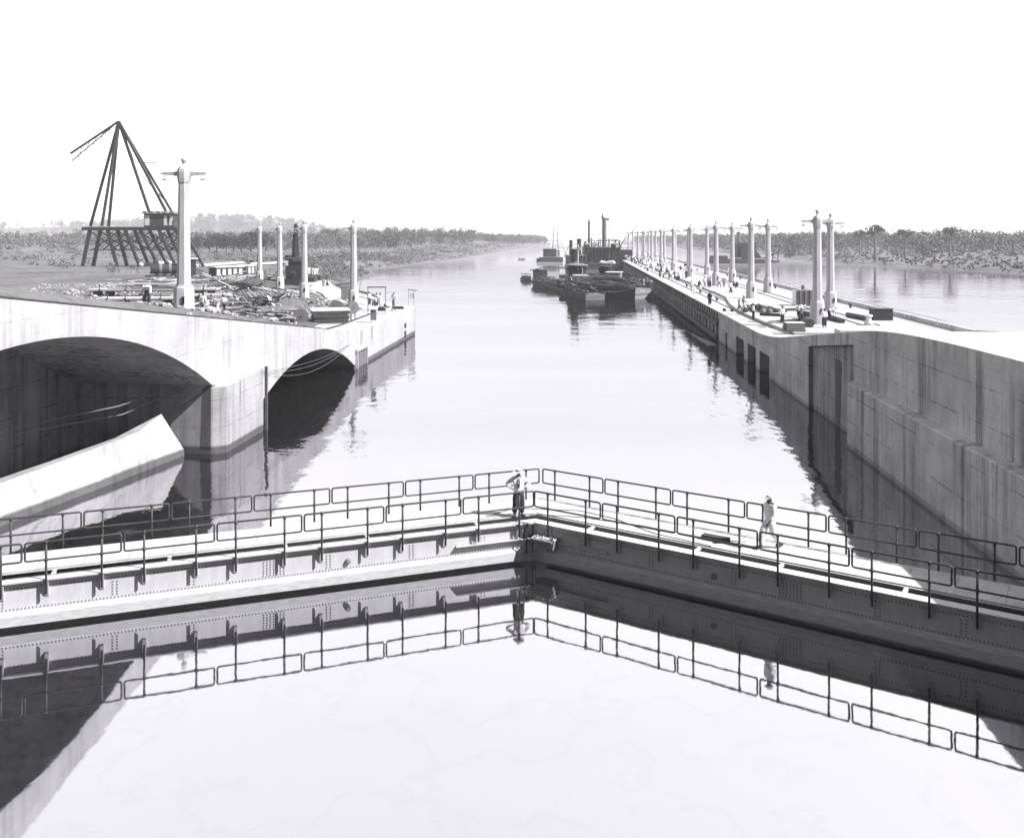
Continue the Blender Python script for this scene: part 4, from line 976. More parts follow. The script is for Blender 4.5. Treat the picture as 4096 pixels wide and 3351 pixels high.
for _ in range(800):
    Y = r3.uniform(54, 150); d = r3.uniform(3 + 6 * sm(72, 92, Y), 45); X = shoreL(Y) - d; m.box((X, Y, zl(X, Y) + .04), (r3.uniform(.4, 2.0), r3.uniform(.06, .2), .06), rz=r3.uniform(0, 3.1), tilt=(0, r3.uniform(-.1, .1)))
tag(m.build("wood_litter", M_wood), kind='stuff')
def mound(label, x, y, rx, ry, h, mt):
    c = ypos(x, y); m = MB(); n = 22; rows = [[(c.x, c.y, c.z + h)]]
    m.v = [(c.x, c.y, c.z + h)]
    for j in range(1, 7):
        for k in range(n):
            a = k * 2 * math.pi / n; q = j / 6; w = 1 + .18 * math.sin(3 * a + j) + r3.uniform(-.08, .08)
            m.v.append((c.x + rx * q * w * math.cos(a), c.y + ry * q * w * math.sin(a), c.z - .12 + h * (math.cos(q * math.pi) * .5 + .5) + r3.uniform(-.07, .07) * h * (q < .95)))
    m.f = [(0, 1 + k, 1 + (k + 1) % n) for k in range(n)] + [(1 + j * n + k, 1 + (j + 1) * n + k, 1 + (j + 1) * n + (k + 1) % n, 1 + j * n + (k + 1) % n) for j in range(5) for k in range(n)]
    tag(m.build("earth_mound", mt, smooth=True), label, "mound")
M_clay = ground_mat("dug_clay", 0.13, 0.06)
mound("long mound of dark dug clay behind the wrecked heap of beams", 1010, 1150, 9, 3.5, 1.5, M_clay)
mound("mound of lighter earth right of the wrecked heap", 1165, 1222, 3.2, 2.2, .9, M_yard)
mound("small clay mound at the left foot of the farthest lamp post", 1045, 1128, 3.0, 2, 1.0, M_clay)
mound("low dark earth heap beside the locomotive's cab", 800, 1105, 3.5, 2, 1.6, M_clay)
for k, (x, y, s) in enumerate([(1010, 1115, 2.0), (1060, 1160, 2.2), (1180, 1200, 1.8), (800, 1120, 2.0)]): pass
# wrecked bits and ropes over the arches
for lab, pts in (("pale mooring line rising from the pier to the left edge inside the first arch", [(-17.2, 49.6, 4.1), (-19.5, 44, 3.6), (-22.5, 38, 3.6)]), ("slack pale line under the first one by the pier", [(-17.2, 49.6, 4.0), (-19.7, 45, 3.0), (-23, 40, 3.0)])):
    m = MB(); m.tube(pts, .028, 5); tag(m.build("rope", M_rope), lab, "rope")
for k, (sag, lab) in enumerate(((0.5, "topmost of three slack lines hanging across the second arch"), (0.8, "middle slack line hanging across the second arch"), (1.25, "lowest slack line hanging across the second arch"))):
    m = MB(); pts = []
    for j in range(13): u = j / 12; Y = 55.5 + 23 * u; p = onw(Y, 3.6 - 1.0 * u - 4 * sag * u * (1 - u), 0.12); pts.append(p)
    m.tube(pts, .011, 5); tag(m.build("rope", M_rope), lab, "rope")

# ------------------------------------------------------------------ dredging fleet
def zat(y, Y): return CH - (y - CY) * Y / F
def local(t):
    return lambda c, s, name, m, par=None, rz=0.0, bevel=0.0: MB().box(c, s, rz).build(name, m, par or t, bevel=bevel, world=False)
def scow(label, x, Y, ang, L, W, H, rake, group="barges moored in front of the dredges"):
    """A flat barge: near corner at (x, Y); long side runs off at ang, short end faces the sun."""
    c = at(x, Y, 0); u = Vector((math.cos(ang), math.sin(ang), 0)); w = Vector((math.sin(ang), -math.cos(ang), 0))
    t = thing("barge", label, "barge", c, 0, group)
    def q(a, b, z): p = u * a + w * b; return (p.x, p.y, z)
    m = MB(); pr = [(0.25, -0.4), (L - rake, -0.4), (L, H * .72), (L, H), (0, H), (0, H * .55)]
    v = [q(a, 0, z) for a, z in pr] + [q(a, W, z) for a, z in pr]; n = len(pr)
    m.add(v, [tuple(range(n)), tuple(range(2 * n - 1, n - 1, -1))] + [(k, (k + 1) % n, n + (k + 1) % n, n + k) for k in range(n)]); m.build("hull", M_soot, t, world=False)
    m = MB(); m.hexa([q(a, b, z) for z in (H * .5, H - .02) for a, b in ((-.06, .05), (-.06, W - .05), (0.02, W - .05), (0.02, .05))])
    m.hexa([q(a, b, z) for z in (-.2, H * .42) for a, b in ((.02, .05), (.02, W - .05), (.2, W - .05), (.2, .05))]); m.build("lit_end_planking", M_wood_pale_lit, t, world=False)  # paler than the hull: the sunlit end put into the colour
    m = MB(); m.hexa([q(a, b, z) for z in (H, H + .06) for a, b in ((-.1, -.08), (L + .1, -.08), (L + .1, W + .08), (-.1, W + .08))]); m.build("deck", M_wood, t, world=False)
    m = MB()
    for b in (.1, W - .1): m.beam(q(-.1, b, H + .16), q(L, b, H + .16), .22, .2)
    m.beam(q(L * .72, 0, H + .16), q(L * .72, W, H + .16), .3, .3); m.build("coaming", M_wood_dark, t, world=False)
    for a in (.5, L - .6):
        for b in (.5, W - .5): m = MB(); m.tube([q(a, b, H), q(a, b, H + .55)], .13, 8); m.build("bollard", M_iron, t, world=False)
    return t, q, H, L, W
M_wood_pale_lit = mat("pale_lit_planks", 0.24, rough=.85, var=.35, scale=2, stretch=(1, 1, 8), fine=.1)
def logs(label, t, q, H, L, W, n, a0, a1, mats, top, lw):
    c = t.location; o = thing("log_pile", label, "timber pile", (c.x + q((a0 + a1) / 2, W / 2, 0)[0], c.y + q((a0 + a1) / 2, W / 2, 0)[1], H + .06))
    for k, mt in enumerate(mats):
        m = MB()
        for _ in range(n // len(mats)):
            a = rng.uniform(a0, a1 - lw * .5); b = rng.uniform(.3, W - .3); h = H + .2 + top * (1 - abs(2 * b / W - 1)) * rng.uniform(.2, 1.0)
            dx = rng.uniform(-.7, .7); ll = rng.uniform(.6, 1.2) * lw; p0 = Vector(q(a, b, h)) + c; p1 = Vector(q(min(a + ll, L + .5), b + dx, h + rng.uniform(-.35, .35))) + c
            if rng.random() < .6: m.tube([p0, p1], rng.uniform(.07, .15), 6)
            else: m.beam(p0, p1, rng.uniform(.2, .4), .08)
        m.build("logs", mt, o)
    return o
bc = scow("largest moored barge, dark sided with white marks on its pale end, beside the centre wall", 2540, 169, R(136), 17, 5.2, 1.9, 2.5)
logs("ridge of poles and pipes heaped on the barge beside the centre wall", *bc, 190, 1.0, 15, (M_wood_dark, M_wood, M_wood_pale_lit), 2.3, 6)
bb = scow("middle moored barge with a pale plank end, loaded with dark timber", 2342, 168, R(108), 14, 4.0, 1.0, 2.2)
logs("dark timber and pipes peaked on the middle barge", *bb, 130, .8, 10, (M_wood_dark, M_soot, M_wood_pale_lit), 1.9, 4)
ba = scow("left moored barge farther back, its long dark side towards the open water", 2231, 200, R(107), 19, 3.6, 1.05, 2.4)
logs("low pile of boards and scrap on the left barge", *ba, 90, 1.0, 13, (M_wood_dark, M_wood, M_wood_pale_lit), 1.3, 4)
# white lettering on the large barge
def letters(txt, par, q, a, b, z, size, face):
    """NO 2 painted as thin strokes on the hull (face 'end' or 'side')."""
    G = {"N": [((0, 0), (0, 1)), ((0, 1), (.6, 0)), ((.6, 0), (.6, 1))], "o": [((.1, 0), (.5, 0)), ((.5, 0), (.5, .6)), ((.5, .6), (.1, .6)), ((.1, .6), (.1, 0))], "2": [((0, 1), (.55, 1)), ((.55, 1), (.55, .55)), ((.55, .55), (0, 0)), ((0, 0), (.6, 0))], "P": [((0, 0), (0, 1)), ((0, 1), (.55, 1)), ((.55, 1), (.55, .5)), ((.55, .5), (0, .5))], "B": [((0, 0), (0, 1)), ((0, 1), (.5, 1)), ((.5, 1), (.5, .5)), ((.5, .5), (0, .5)), ((.5, .5), (.55, 0)), ((.55, 0), (0, 0))]}
    m = MB(); x = 0
    for ch in txt:
        if ch != " ":
            for (x0, y0), (x1, y1) in G[ch]:
                f = (lambda s, h: q(-.09, b + s, z + h)) if face == "end" else (lambda s, h: q(a - s, -.03, z + h))
                m.beam(f(x + x0 * size, y0 * size), f(x + x1 * size, y1 * size), .07, .02 if False else .07)
        x += size * .85
    m.build("lettering", M_white, par, world=False)
letters("No 2", bc[0], bc[1], 0, 1.5, 1.35, .40, "end"); letters("No 2", bc[0], bc[1], 6.2, 0, 1.15, .40, "side")
# lines between barges
for pts, lab in (((at(2412, 172, 1.3), at(2460, 171, 1.0), at(2535, 169, 2.1)), "pale mooring line slung between the two loaded barges"), ((at(2170, 205, 1.2), at(2220, 196, .35), at(2246, 183, 1.2)), "pale mooring line slung from the left barge to the middle barge")):
    m = MB(); a, b, c = pts; m.tube([a * (1 - u) ** 2 + b * 2 * u * (1 - u) + c * u * u for u in [k / 8 for k in range(9)]], .06, 5); tag(m.build("rope", M_rope), lab, "rope")

def hull_mesh(L, W, H, z0=-.6, sheer=.5):
    m = MB(); st = []
    for k in range(13):
        u = k / 12; w = W / 2 * (math.sin(math.pi * min(1, .18 + u * .62)) ** .6 if u < .55 else (1 - ((u - .55) / .45) ** 2.2) ** .75 + .02)
        zt = H + sheer * (2 * u - .8) ** 2 * (1.4 if u > .4 else .5); st.append((L * (u - .5), w, zt))
    for (y0, w0, h0), (y1, w1, h1) in zip(st, st[1:]):
        for s in (-1, 1):
            m.quad((s * w0 * .8, -y0, z0), (s * w1 * .8, -y1, z0), (s * w1, -y1, h1), (s * w0, -y0, h0))
            m.quad((s * w0, -y0, h0), (s * w1, -y1, h1), (s * w1 * .93, -y1, h1 - .35), (s * w0 * .93, -y0, h0 - .35))
        m.quad((-w0, -y0, h0 - .35), (w0, -y0, h0 - .35), (w1, -y1, h1 - .35), (-w1, -y1, h1 - .35))
    y0, w0, h0 = st[0]; m.quad((-w0, -y0, h0), (w0, -y0, h0), (w0 * .8, -y0, z0), (-w0 * .8, -y0, z0))
    return m
def stack(B, t, c, r, h, name="funnel", m1=None, bands=True):
    m = MB(); m.lathe([(r * 1.1, 0), (r, .4), (r, h - .6), (r * 1.12, h - .55), (r * 1.12, h)], 16, c); f = m.build(name, m1 or M_iron, t, world=False)
    if bands: m = MB(); m.lathe([(r * 1.03, h * .35), (r * 1.03, h * .55)], 16, c); m.build("band", M_grey, f, world=False)
# front tug
p = at(2316, 192, 0); t = thing("tugboat", "dark steam tug bow on behind the middle barge, with a stayed mast", "tugboat", p, R(4)); B = local(t)
hull_mesh(20, 5.6, 1.9).build("hull", M_soot, t, world=False)
B((0, -2.2, 2.7), (2.9, 4.0, 1.9), "deckhouse", M_grey); B((0, -2.2, 3.72), (3.3, 4.5, .12), "deckhouse_roof", M_wood_pale)
m = MB(); m.lathe([(2.05, 3.4), (2.05, 5.6)], 16, (0, 3.4, 0)); wh = m.build("wheelhouse", M_iron, t, world=False)
for k in range(7): a = -math.pi / 2 + (k - 3) * .38; m = MB(); m.box((2.05 * math.cos(a), 3.4 + 2.05 * math.sin(a), 4.9), (.5, .5, .7), rz=a); m.build("window", M_slot, wh, world=False)
m = MB(); m.lathe([(2.5, 5.6), (2.5, 5.75), (1.2, 6.05)], 20, (0, 3.4, 0)); m.build("roof", M_grey, wh, world=False)
m = MB(); m.tube([(.4, 4.2, 1.5), (.4, 4.2, 10.2)], .14, 8); ms = m.build("mast", M_white, t, world=False)
m = MB()
for dx, dy in ((-2.3, 4.5), (2.3, 4.5), (-1.9, 2.0), (2.1, 2.4)):
    m.tube([(.4, 4.2, 9.4), (dx, dy, 5.8)], .035, 4)
for s in (-1, 1):
    for k in range(8): u = k / 8; m.tube([(.4 + (s * 2.3 - .4) * u, 4.2 + .3 * u, 9.4 - 3.6 * u), (.4 + ((2.1 if s > 0 else -1.9) - .4) * u, 4.2 - 2.0 * u, 9.4 - 3.6 * u)], .025, 4)
m.build("shroud", M_iron, ms, world=False)
stack(B, t, (0, 7.2, 3.0), .85, 6.2); B((0, 7, 2.6), (3.4, 5, 1.4), "engine_casing", M_iron)
for x_, y_ in ((-.9, -4.6), (.8, -4.7), (-1.6, .8)): m = MB(); m.lathe([(.2, 1.6), (.2, 2.9), (.38, 3.2)], 10, (x_, y_, 0)); m.build("ventilator", M_white, t, world=False)
m = MB(); m.tube([(.0, -5.2, 1.7), (.0, -5.2, 5.4)], .07, 6); m.build("jackstaff", M_white, t, world=False)
m = MB()
for s_ in (-1, 1):
    for k in range(9): m.tube([(s_ * 2.2, -6 + 1.3 * k, 1.6), (s_ * 2.2, -6 + 1.3 * k, 2.5)], .03, 4)
    m.tube([(s_ * 2.2, -6, 2.5), (s_ * 2.2, 5, 2.5)], .03, 4)
m.build("railing", M_grey, t, world=False)
m = MB(); m.tube([(.4, 4.2, 9.8), (0, -8.8, 2.2)], .04, 4); m.tube([(.4, 4.2, 9.8), (0, 9.6, 2.2)], .04, 4); m.beam((.4, 4.2, 5.9), (3.4, 7, 8.8), .14); m.beam((-1.6, 4.2, 8.3), (2.4, 4.2, 8.3), .1); m.build("rigging", M_iron, t, world=False)
# second tug
p = at(2440, 187, 0); t = thing("tugboat", "dark tug beside the centre wall with a white canvas bundle on its roof", "tugboat", p, R(-14)); B = local(t)
hull_mesh(18, 5.4, 1.8).build("hull", M_soot, t, world=False)
B((1.1, -1.8, 3.2), (2.9, 3.6, 2.6), "deckhouse", M_grey); B((1.1, -1.8, 4.56), (3.3, 4.1, .12), "deckhouse_roof", M_canvas)
m = MB(); m.lathe([(1.25, 2.2), (1.25, 5.6)], 12, (-1.2, 1.4, 0)); wh = m.build("wheelhouse", M_iron, t, world=False)
m = MB(); m.lathe([(1.55, 5.6), (1.45, 5.75)], 12, (-1.2, 1.4, 0)); m.build("roof", M_soot, wh, world=False)
for k in range(5): a = -math.pi / 2 + (k - 2) * .5; m = MB(); m.box((-1.2 + 1.25 * math.cos(a), 1.4 + 1.25 * math.sin(a), 4.8), (.3, .4, .7), rz=a); m.build("window", M_slot, wh, world=False)
m = MB(); m.tube([(-2.5, 1.6, 6.3), (-2.1, 1.4, 6.45), (-1, 1.4, 6.3), (.5, 1.4, 6.5), (.9, 1.4, 6.3)], [.25, .45, .38, .45, .25], 12); m.build("canvas_bundle", M_canvas, t, world=False)
for s in (-2.4, .6): m = MB(); m.tube([(s, 1.4, 2.0), (s, 1.4, 6.3)], .09, 6); m.build("stanchion", M_iron, t, world=False)
# steamer with two funnels behind
p = at(2305, 280, 0); t = thing("steamboat", "old steamer with two dark funnels lying behind the front tug", "steamboat", p, R(3)); B = local(t)
hull_mesh(26, 6.4, 2.4).build("hull", M_soot, t, world=False)
B((0, 2, 4.2), (5.0, 12, 3.4), "deckhouse", M_soot); B((0, 2, 6.0), (5.6, 13, .14), "deckhouse_roof", M_grey)
m = MB()
for k in range(5): m.tube([(-2.6 + 1.3 * k, -4.6, 4.0), (-2.6 + 1.3 * k, -4.6, 5.9)], .06, 5)
m.build("stanchion", M_grey, t, world=False)
stack(B, t, (-1.45, 2, 5.6), .48, 5.2); stack(B, t, (1.1, 1.5, 5.6), .66, 5.6)
m = MB(); m.tube([(2.3, -2, 5.5), (2.3, -2, 10.5)], .09, 5); m.build("mast", M_iron, t, world=False)
m = MB(); m.tube([(-2.6, -4, 2.5), (-2.6, -4, 9.5)], .1, 5); m.tube([(-2.6, -4, 9.3), (2.3, -2, 10.3)], .04, 4); m.tube([(-2.6, -4, 9.3), (-1.4, -12, 3)], .05, 4); m.beam((2.3, -2, 6), (5.5, -6, 9.5), .16); m.build("rigging", M_iron, t, world=False)
# big dredge
p = at(2413, 330, 0); t = thing("dredge", "huge black dredge with a tall stack and a thin spar moored against the centre wall", "dredge", p, R(-3)); B = local(t)
B((0, 8, .9), (15.5, 36, 3.0), "hull", M_soot)
hs = B((-.6, 8, 5.0), (13.4, 26, 5.4), "house", M_iron); B((-.6, 8, 7.8), (14.2, 27, .2), "upper_deck", M_soot)
m = MB()
for k in range(14): m.box((-7.1 + k * 1.0, -5.05, 5.0), (.18, .12, 5.2))
m.build("plank_seam", M_soot, hs, world=False)
for xx in (-5, -3.4, 2.8, 4.4): m = MB(); m.box((xx, -5.06, 5.4), (.7, .14, 1.1)); m.build("window", M_slot, hs, world=False)
stack(B, t, (.6, 4, 7.8), .85, 11.2, "stack", M_grey, False)
m = MB(); m.lathe([(.5, 18.8), (.3, 19.8), (.1, 20.6)], 8, (-.1, 4, 0)); m.box((1.6, 4, 18.4), (1.6, .5, .7)); m.build("stack_cap", M_iron, t, world=False)
m = MB(); m.tube([(-5.2, 3, 2), (-5.2, 3, 17.6), (-5.2, 3, 18.4)], [.42, .36, .12], 8); m.build("spud", M_iron, t, world=False)
m = MB(); m.beam((-6.5, 2.6, 10.5), (-1, 2.6, 10.5), .2); m.beam((-1, 2.6, 7.8), (-1, 2.6, 11), .25); m.beam((-6.5, 2.6, 7.8), (-6.5, 2.6, 9.5), .2); m.beam((-3.2, 2.6, 10.5), (-3.2, 2.6, 8), .15); m.build("crosstree", M_iron, t, world=False)
m = MB(); m.beam((-2.0, -6.5, 2.5), (-2.0, -6.5, 10.6), .28); m.beam((5.6, -6.5, 2.5), (5.6, -6.5, 10.6), .28); m.beam((-2.0, -6.5, 10.5), (5.6, -6.5, 10.5), .3); m.beam((5.6, -6.5, 10.5), (0, -5, 11.5), .12); m.beam((5.6, -6.5, 5.5), (-2, -6.5, 10), .1); m.build("gallows", M_iron, t, world=False)
m = MB()
for k in range(9):
    a = -7.2 + 1.7 * k; m.beam((a, -5.2, 7.9), (a, -5.2, 9.4), .09)
for h in (8.6, 9.4): m.beam((-7.2, -5.2, h), (6.4, -5.2, h), .07)
m.beam((6.4, -5.2, 7.9), (10.2, -5.2, 7.9), .15); m.beam((10.2, -5.2, 0), (10.2, -5.2, 8), .2); m.beam((6.6, -5.2, 7.2), (10.2, -5.2, 7.2), .1); m.build("railing", M_iron, t, world=False)
B((8.3, 6, 4.0), (4.2, 20, 6.0), "side_house", M_iron)
B((-2.8, 1, 8.8), (2.4, 3, 1.8), "pilot_house", M_white); B((3.6, -2, 8.6), (1.8, 2, 1.4), "winch_house", M_soot); B((-6.6, -1, 8.4), (1.6, 2, 1.2), "locker", M_soot)
m = MB(); m.tube([(1.6, 4, 18), (4.2, -4, 9)], .05, 4); m.tube([(-5.2, 3, 17), (-1, 2.6, 10.6)], .05, 4); m.build("stay", M_iron, t, world=False)
m = MB()
for k in range(11):
    a = -6.8 + 1.25 * k; h = rng.uniform(2.0, 4.6); m.box((a + rng.uniform(-.2, .2), -5.1, 7.6 - h / 2), (rng.uniform(.12, .4), .1, h))
m.build("rust_streak", M_grey, hs, world=False)
m = MB()
for s_ in (-1, 1): m.beam((-4.5 + s_ * .3, -5.2, 2.4), (-4.5 + s_ * .3, -5.2, 8.6), .07)
for k in range(14): m.beam((-4.8, -5.2, 2.6 + .43 * k), (-4.2, -5.2, 2.6 + .43 * k), .05)
m.build("ladder", M_grey, t, world=False)
m = MB()
for xx, yy, h in ((-4, 10, 3.2), (2.8, 12, 2.6), (4.6, 2, 2.2), (-6.4, 6, 1.8), (5.6, -4, 1.6)): m.lathe([(.28, 0), (.24, h), (.5, h + .35), (.42, h + .4)], 10, (xx, yy, 7.8))
m.build("ventilator", M_grey, t, world=False)
for xx in (-6.0, 4.4): m = MB(); m.tube([(xx - .9, -3.2, 9.0), (xx - .5, -3.2, 9.1), (xx + .5, -3.2, 9.1), (xx + .9, -3.2, 9.0)], [.15, .4, .4, .15], 10); m.build("lifeboat", M_canvas, t, world=False)
m = MB()
for a, b in (((-5.2, 3, 17.5), (-12, 10, 3)), ((-5.2, 3, 17.5), (.6, 4, 12)), ((.6, 4, 18), (7.5, 10, 8)), ((.6, 4, 17), (-2, -6.5, 10.5)), ((5.6, -6.5, 10.5), (10.2, -5.2, 8)), ((-2, -6.5, 10.5), (-7, -5, 8))): m.tube([a, b], .05, 4)
m.build("guy_wire", M_iron, t, world=False)
m = MB(); m.beam((3.0, -6.6, 3), (8.0, -9.5, 12.5), .22); m.beam((7.6, -5.2, 10), (12.2, -6, 16.5), .18); m.build("derrick", M_iron, t, world=False)

# pile driver barge far out
p = at(2205, 417, 0); t = thing("pile_driver_barge", "distant dark barge carrying a tall stayed A shaped tower", "barge", p); B = local(t)
B((0, 4, .9), (10.6, 14, 2.4), "hull", M_soot); B((-5.9, 3, .8), (1.8, 4, 1.6), "float", M_soot); B((-.6, 4, 4.2), (6.0, 7, 3.6), "house", M_iron); B((-.6, 4, 6.1), (6.6, 7.6, .18), "roof", M_grey); B((3.2, 4.2, 4.0), (1.6, 5, 3.2), "pale_house", M_canvas)
m = MB()
for s in (-1, 1): m.beam((2.0 + s * 1.6, 1, 2), (2.0 + s * .75, 1, 15.8), .28)
m.beam((2.0 + -.75, 1, 15.8), (2, 1, 16.6), .2); m.beam((2.75, 1, 15.8), (2, 1, 16.6), .2)
for h in (5, 7.5, 10, 12.5): m.beam((.7, 1, h), (3.3, 1, h), .16)
m.build("tower", M_iron, t, world=False)
m = MB(); m.tube([(1.4, 1, 14), (-2.6, 1, 4)], .07, 4); m.tube([(2.6, 1, 14), (7.4, 1, 2.4)], .07, 4); m.beam((6.2, 1, 2), (8.2, 1, 7.6), .18); m.build("stay", M_iron, t, world=False)
# small craft
def skiff(label, x, y, L, W, rz, m1, m2, name="rowboat", z=0):
    p = P(x, y, z); t = thing(name, label, "boat", p, rz); hull_mesh(L, W, .65, -.2, .25).build("hull", m1, t, world=False)
    for k in (-.2, .15): m = MB(); m.box((0, L * k, .5), (W * .75, .22, .05)); m.build("thwart", m2, t, world=False)
    return t
skiff("tiny rowboat alone on the open water left of the distant tower barge", 2087, 1040, 3.6, 1.2, 1.4, M_grey, M_iron)
lb = skiff("small launch with a canopy at the far left end of the left barge", 2106, 1121, 5.0, 1.8, .5, M_grey, M_wood, "launch")
B = local(lb); B((0, .2, 1.75), (1.7, 2.8, .12), "canopy", M_iron); B((0, .2, .9), (1.4, 2.2, .7), "engine_box", M_soot)
for sx in (-.75, .75):
    for sy in (-1, 1.4): m = MB(); m.tube([(sx, sy, .5), (sx, sy, 1.75)], .04, 5); m.build("post", M_iron, lb, world=False)
skiff("pale open work boat moored left of the front tug", 2250, 1108, 8.0, 3.0, 1.5, M_wood_pale_lit, M_wood_pale)
skiff("dull grey lighter moored between the two tugs", 2376, 1100, 8.5, 3.0, 1.45, M_grey, M_wood)
p = P(2176, 1121, 1.1); t = thing("shed", "dark slant roofed shed on a float behind the left barge", "shed", (p.x, p.y + 14, 0.0)); B = local(t)
B((1.2, 0, .4), (7.5, 4, .8), "float", M_soot); B((-.6, 0, 2.0), (3.6, 3.4, 2.4), "walls", M_soot); B((3.0, .5, 1.7), (3.0, .2, 1.8), "canvas_screen", M_white)
m = MB(); m.hexa([(-3.2, -2, 2.9), (1.4, -2, 3.9), (1.4, 2, 3.9), (-3.2, 2, 2.9), (-3.2, -2, 3.05), (1.4, -2, 4.05), (1.4, 2, 4.05), (-3.2, 2, 3.05)]); m.beam((1.2, -1.2, 4.0), (6.0, -1.2, 3.6), .25); m.build("roof", M_iron, t, world=False)
# floating boom far off and a raft by the wall
m = MB(); a, b = P(2110, 989, 0), P(2330, 992, 0); m.beam(a, b, 1.2, .5); tag(m.build("log_boom", M_wood_dark), "thin dark floating boom across the channel beyond the tower barge", "boom")
m = MB()
for k in range(4):
    a, b = P(2765 + 6 * k, 1336 + 3 * k, .05), P(2838 + 10 * k, 1384 - 1 * k, .05); m.tube([a, b], .07, 7)
m.tube([P(2752, 1334, .1), P(2818, 1339, .1)], .06, 7); tag(m.build("timber_raft", M_wood), "few thin floating timbers drifting beside the right wall", "raft")
# dredge in the other lane
Y0 = 392.0; p = at(2960, Y0, 0); t = thing("dredge", "dark dredge lying in the far channel behind the lamp posts on the right", "dredge", p); B = local(t)
B((0, 5, .8), (26, 12, 2.2), "hull", M_soot); B((-8.5, 4, 2.6), (6.5, 7, 1.6), "forward_house", M_soot); B((3.2, 5, 5.4), (8.0, 8, 7.2), "house", M_iron); B((3.2, 5, 9.1), (6.6, 7, .3), "roof", M_soot)
B((-.8, 3, 5.5), (2.8, 4, 4.6), "cabin", M_soot); m = MB(); m.lathe([(.7, 6), (.6, 13.5), (.75, 13.6), (.75, 14)], 12, (.2, 3, 0)); m.build("stack", M_grey, t, world=False)
m = MB(); m.hexa([(7.2, 2, 1.8), (10.8, 2, 1.8), (10.8, 6, 1.8), (7.2, 6, 1.8), (7.2, 2, 5.5), (7.8, 2, 5.5), (7.8, 6, 5.5), (7.2, 6, 5.5)])
for xx, h in ((12.5, 7.5), (15.2, 6.8), (17.5, 7.6)): m.beam((xx, 3, 1), (xx + .6, 3, h), .35)
m.beam((12.5, 3, 7.4), (18.1, 3, 7.4), .4); m.beam((10, 3, 1.9), (18, 3, 5), .5); m.beam((11, 3, 1.2), (18.4, 3, .8), .6); m.beam((13, 3, 5), (17, 3, 2), .3); m.build("ladder_frame", M_iron, t, world=False)
m = MB(); m.beam((-6, 1, 2.1), (1, 1, 2.4), .3); m.beam((5, -1, 2.2), (12, -1, 2.0), .3); m.build("fender", M_canvas, t, world=False)
skiff("tiny boat beside the far channel dredge's stern", 3095, 1051, 5, 1.4, 1.4, M_grey, M_iron)

# ------------------------------------------------------------------ on the centre wall
def D(x, y, z=None): return P(x, y, ZS if z is None else z)
p = D(3222, 1222); t = thing("tank_box", "large dark ribbed steel box with a small chimney standing behind the nearest lamp post", "tank", p, R(-6)); B = local(t)
B((0, 0, .95), (2.5, 1.8, 1.9), "body", M_grey, bevel=.02); B((-1.3, .1, .95), (.06, 1.9, 1.8), "side_panel", M_white); B((-.25, .3, 2.15), (.32, .32, .6), "chimney", M_grey)
for k in range(4): B((-.9 + .6 * k, -.93, .95), (.07, .06, 1.85), "rib", M_iron)
p = D(3177, 1324); t = thing("plate_stack", "low stack of dark plates with pale tops near the nearest right hand lamp post", "timber stack", p, R(-4)); B = local(t)
for k in range(4): B((rng.uniform(-.06, .06), 0, .09 + .19 * k), (1.7 + rng.uniform(-.12, .12), 1.1, .14), "plate", M_wood_dark); B((.03, .05, .175 + .19 * k), (1.6, 1.2, .025), "sheet", M_canvas)
p = D(3033, 1246); t = thing("scrap_heap", "jumbled heap of dark sacks and castings on the right wall below the second lamp post", "heap", p)
for nm, mt, n in (("sacks", M_soot, 22), ("castings", M_iron, 16), ("pale_sacks", M_grey, 8)):
    m = MB()
    for _ in range(n):
        a, b = rng.gauss(0, 1.0), rng.gauss(0, .9); s = rng.uniform(.18, .42); m.lathe([(s * .5, -.05), (s, s * .5), (s * .75, s * 1.1), (s * .2, s * 1.4)], 7, (p.x + a * 1.2, p.y + b - .3 * a, p.z + max(0, .5 - .3 * (abs(a) + abs(b)))), rot=rng.uniform(0, 6))
    m.build(nm, mt, t)
def rod(label, a, b, r, m_, name="pipe", cat="pipe"):
    m = MB(); m.tube([a + Vector((0, 0, r)), b + Vector((0, 0, r))], r, 12); return tag(m.build(name, m_), label, cat)
rod("short fat dark pipe lying left of the nearest right hand lamp post", D(3215, 1268), D(3246, 1274), .32, M_soot)
rod("rust dark barrel standing against the nearest lamp post's left foot", D(3226, 1300), D(3240, 1310), .40, M_wood_dark, "barrel", "barrel")
rod("long dark pipe lying on the deck right of the nearest right hand lamp post", D(3310, 1277), D(3372, 1293), .22, M_iron)
rod("dark beam lying in front of the scrap heap on the right wall", D(3040, 1262), D(3120, 1266), .16, M_iron, "beam", "beam")
rod("black length of hose or pipe lying to the far right beside the white capstan", D(3390, 1268), D(3462, 1282), .25, M_iron)
p = D(3475, 1300); t = thing("capstan", "white mushroom shaped capstan near the right edge of the plate", "capstan", p)
m = MB(); m.lathe([(.45, 0), (.42, .25), (.22, .55), (.20, .7), (.36, .82), (.33, .95), (.10, 1.0)], 16); m.build("drum", M_white, t, smooth=True, world=False)
p = D(3500, 1280); t = thing("equipment_box", "dark equipment box cut by the plate's right edge beside the white capstan", "box", (p.x + .6, p.y, p.z)); B = local(t); B((0, 0, .55), (1.9, 1.2, 1.1), "body", M_iron); B((0, 0, 1.13), (2.0, 1.3, .06), "lid", M_soot)
p = P(3412, 1318, ZR(60) if False else ZD + .35); c = Vector(onr(66.5, ZR(66.5), -4.6)); t = thing("concrete_block", "low pale concrete block on the right wall where the ramp begins", "block", c, -math.atan(AXS)); B = local(t); B((0, 0, .2), (3.0, 1.4, .7), "body", M_conc_deck, bevel=.03)
c = Vector(onr(71.5, ZR(71.5), -5.2)); t = thing("rubble_heap", "small heap of stone lying before the low pale block on the right wall", "heap", c)
m = MB()
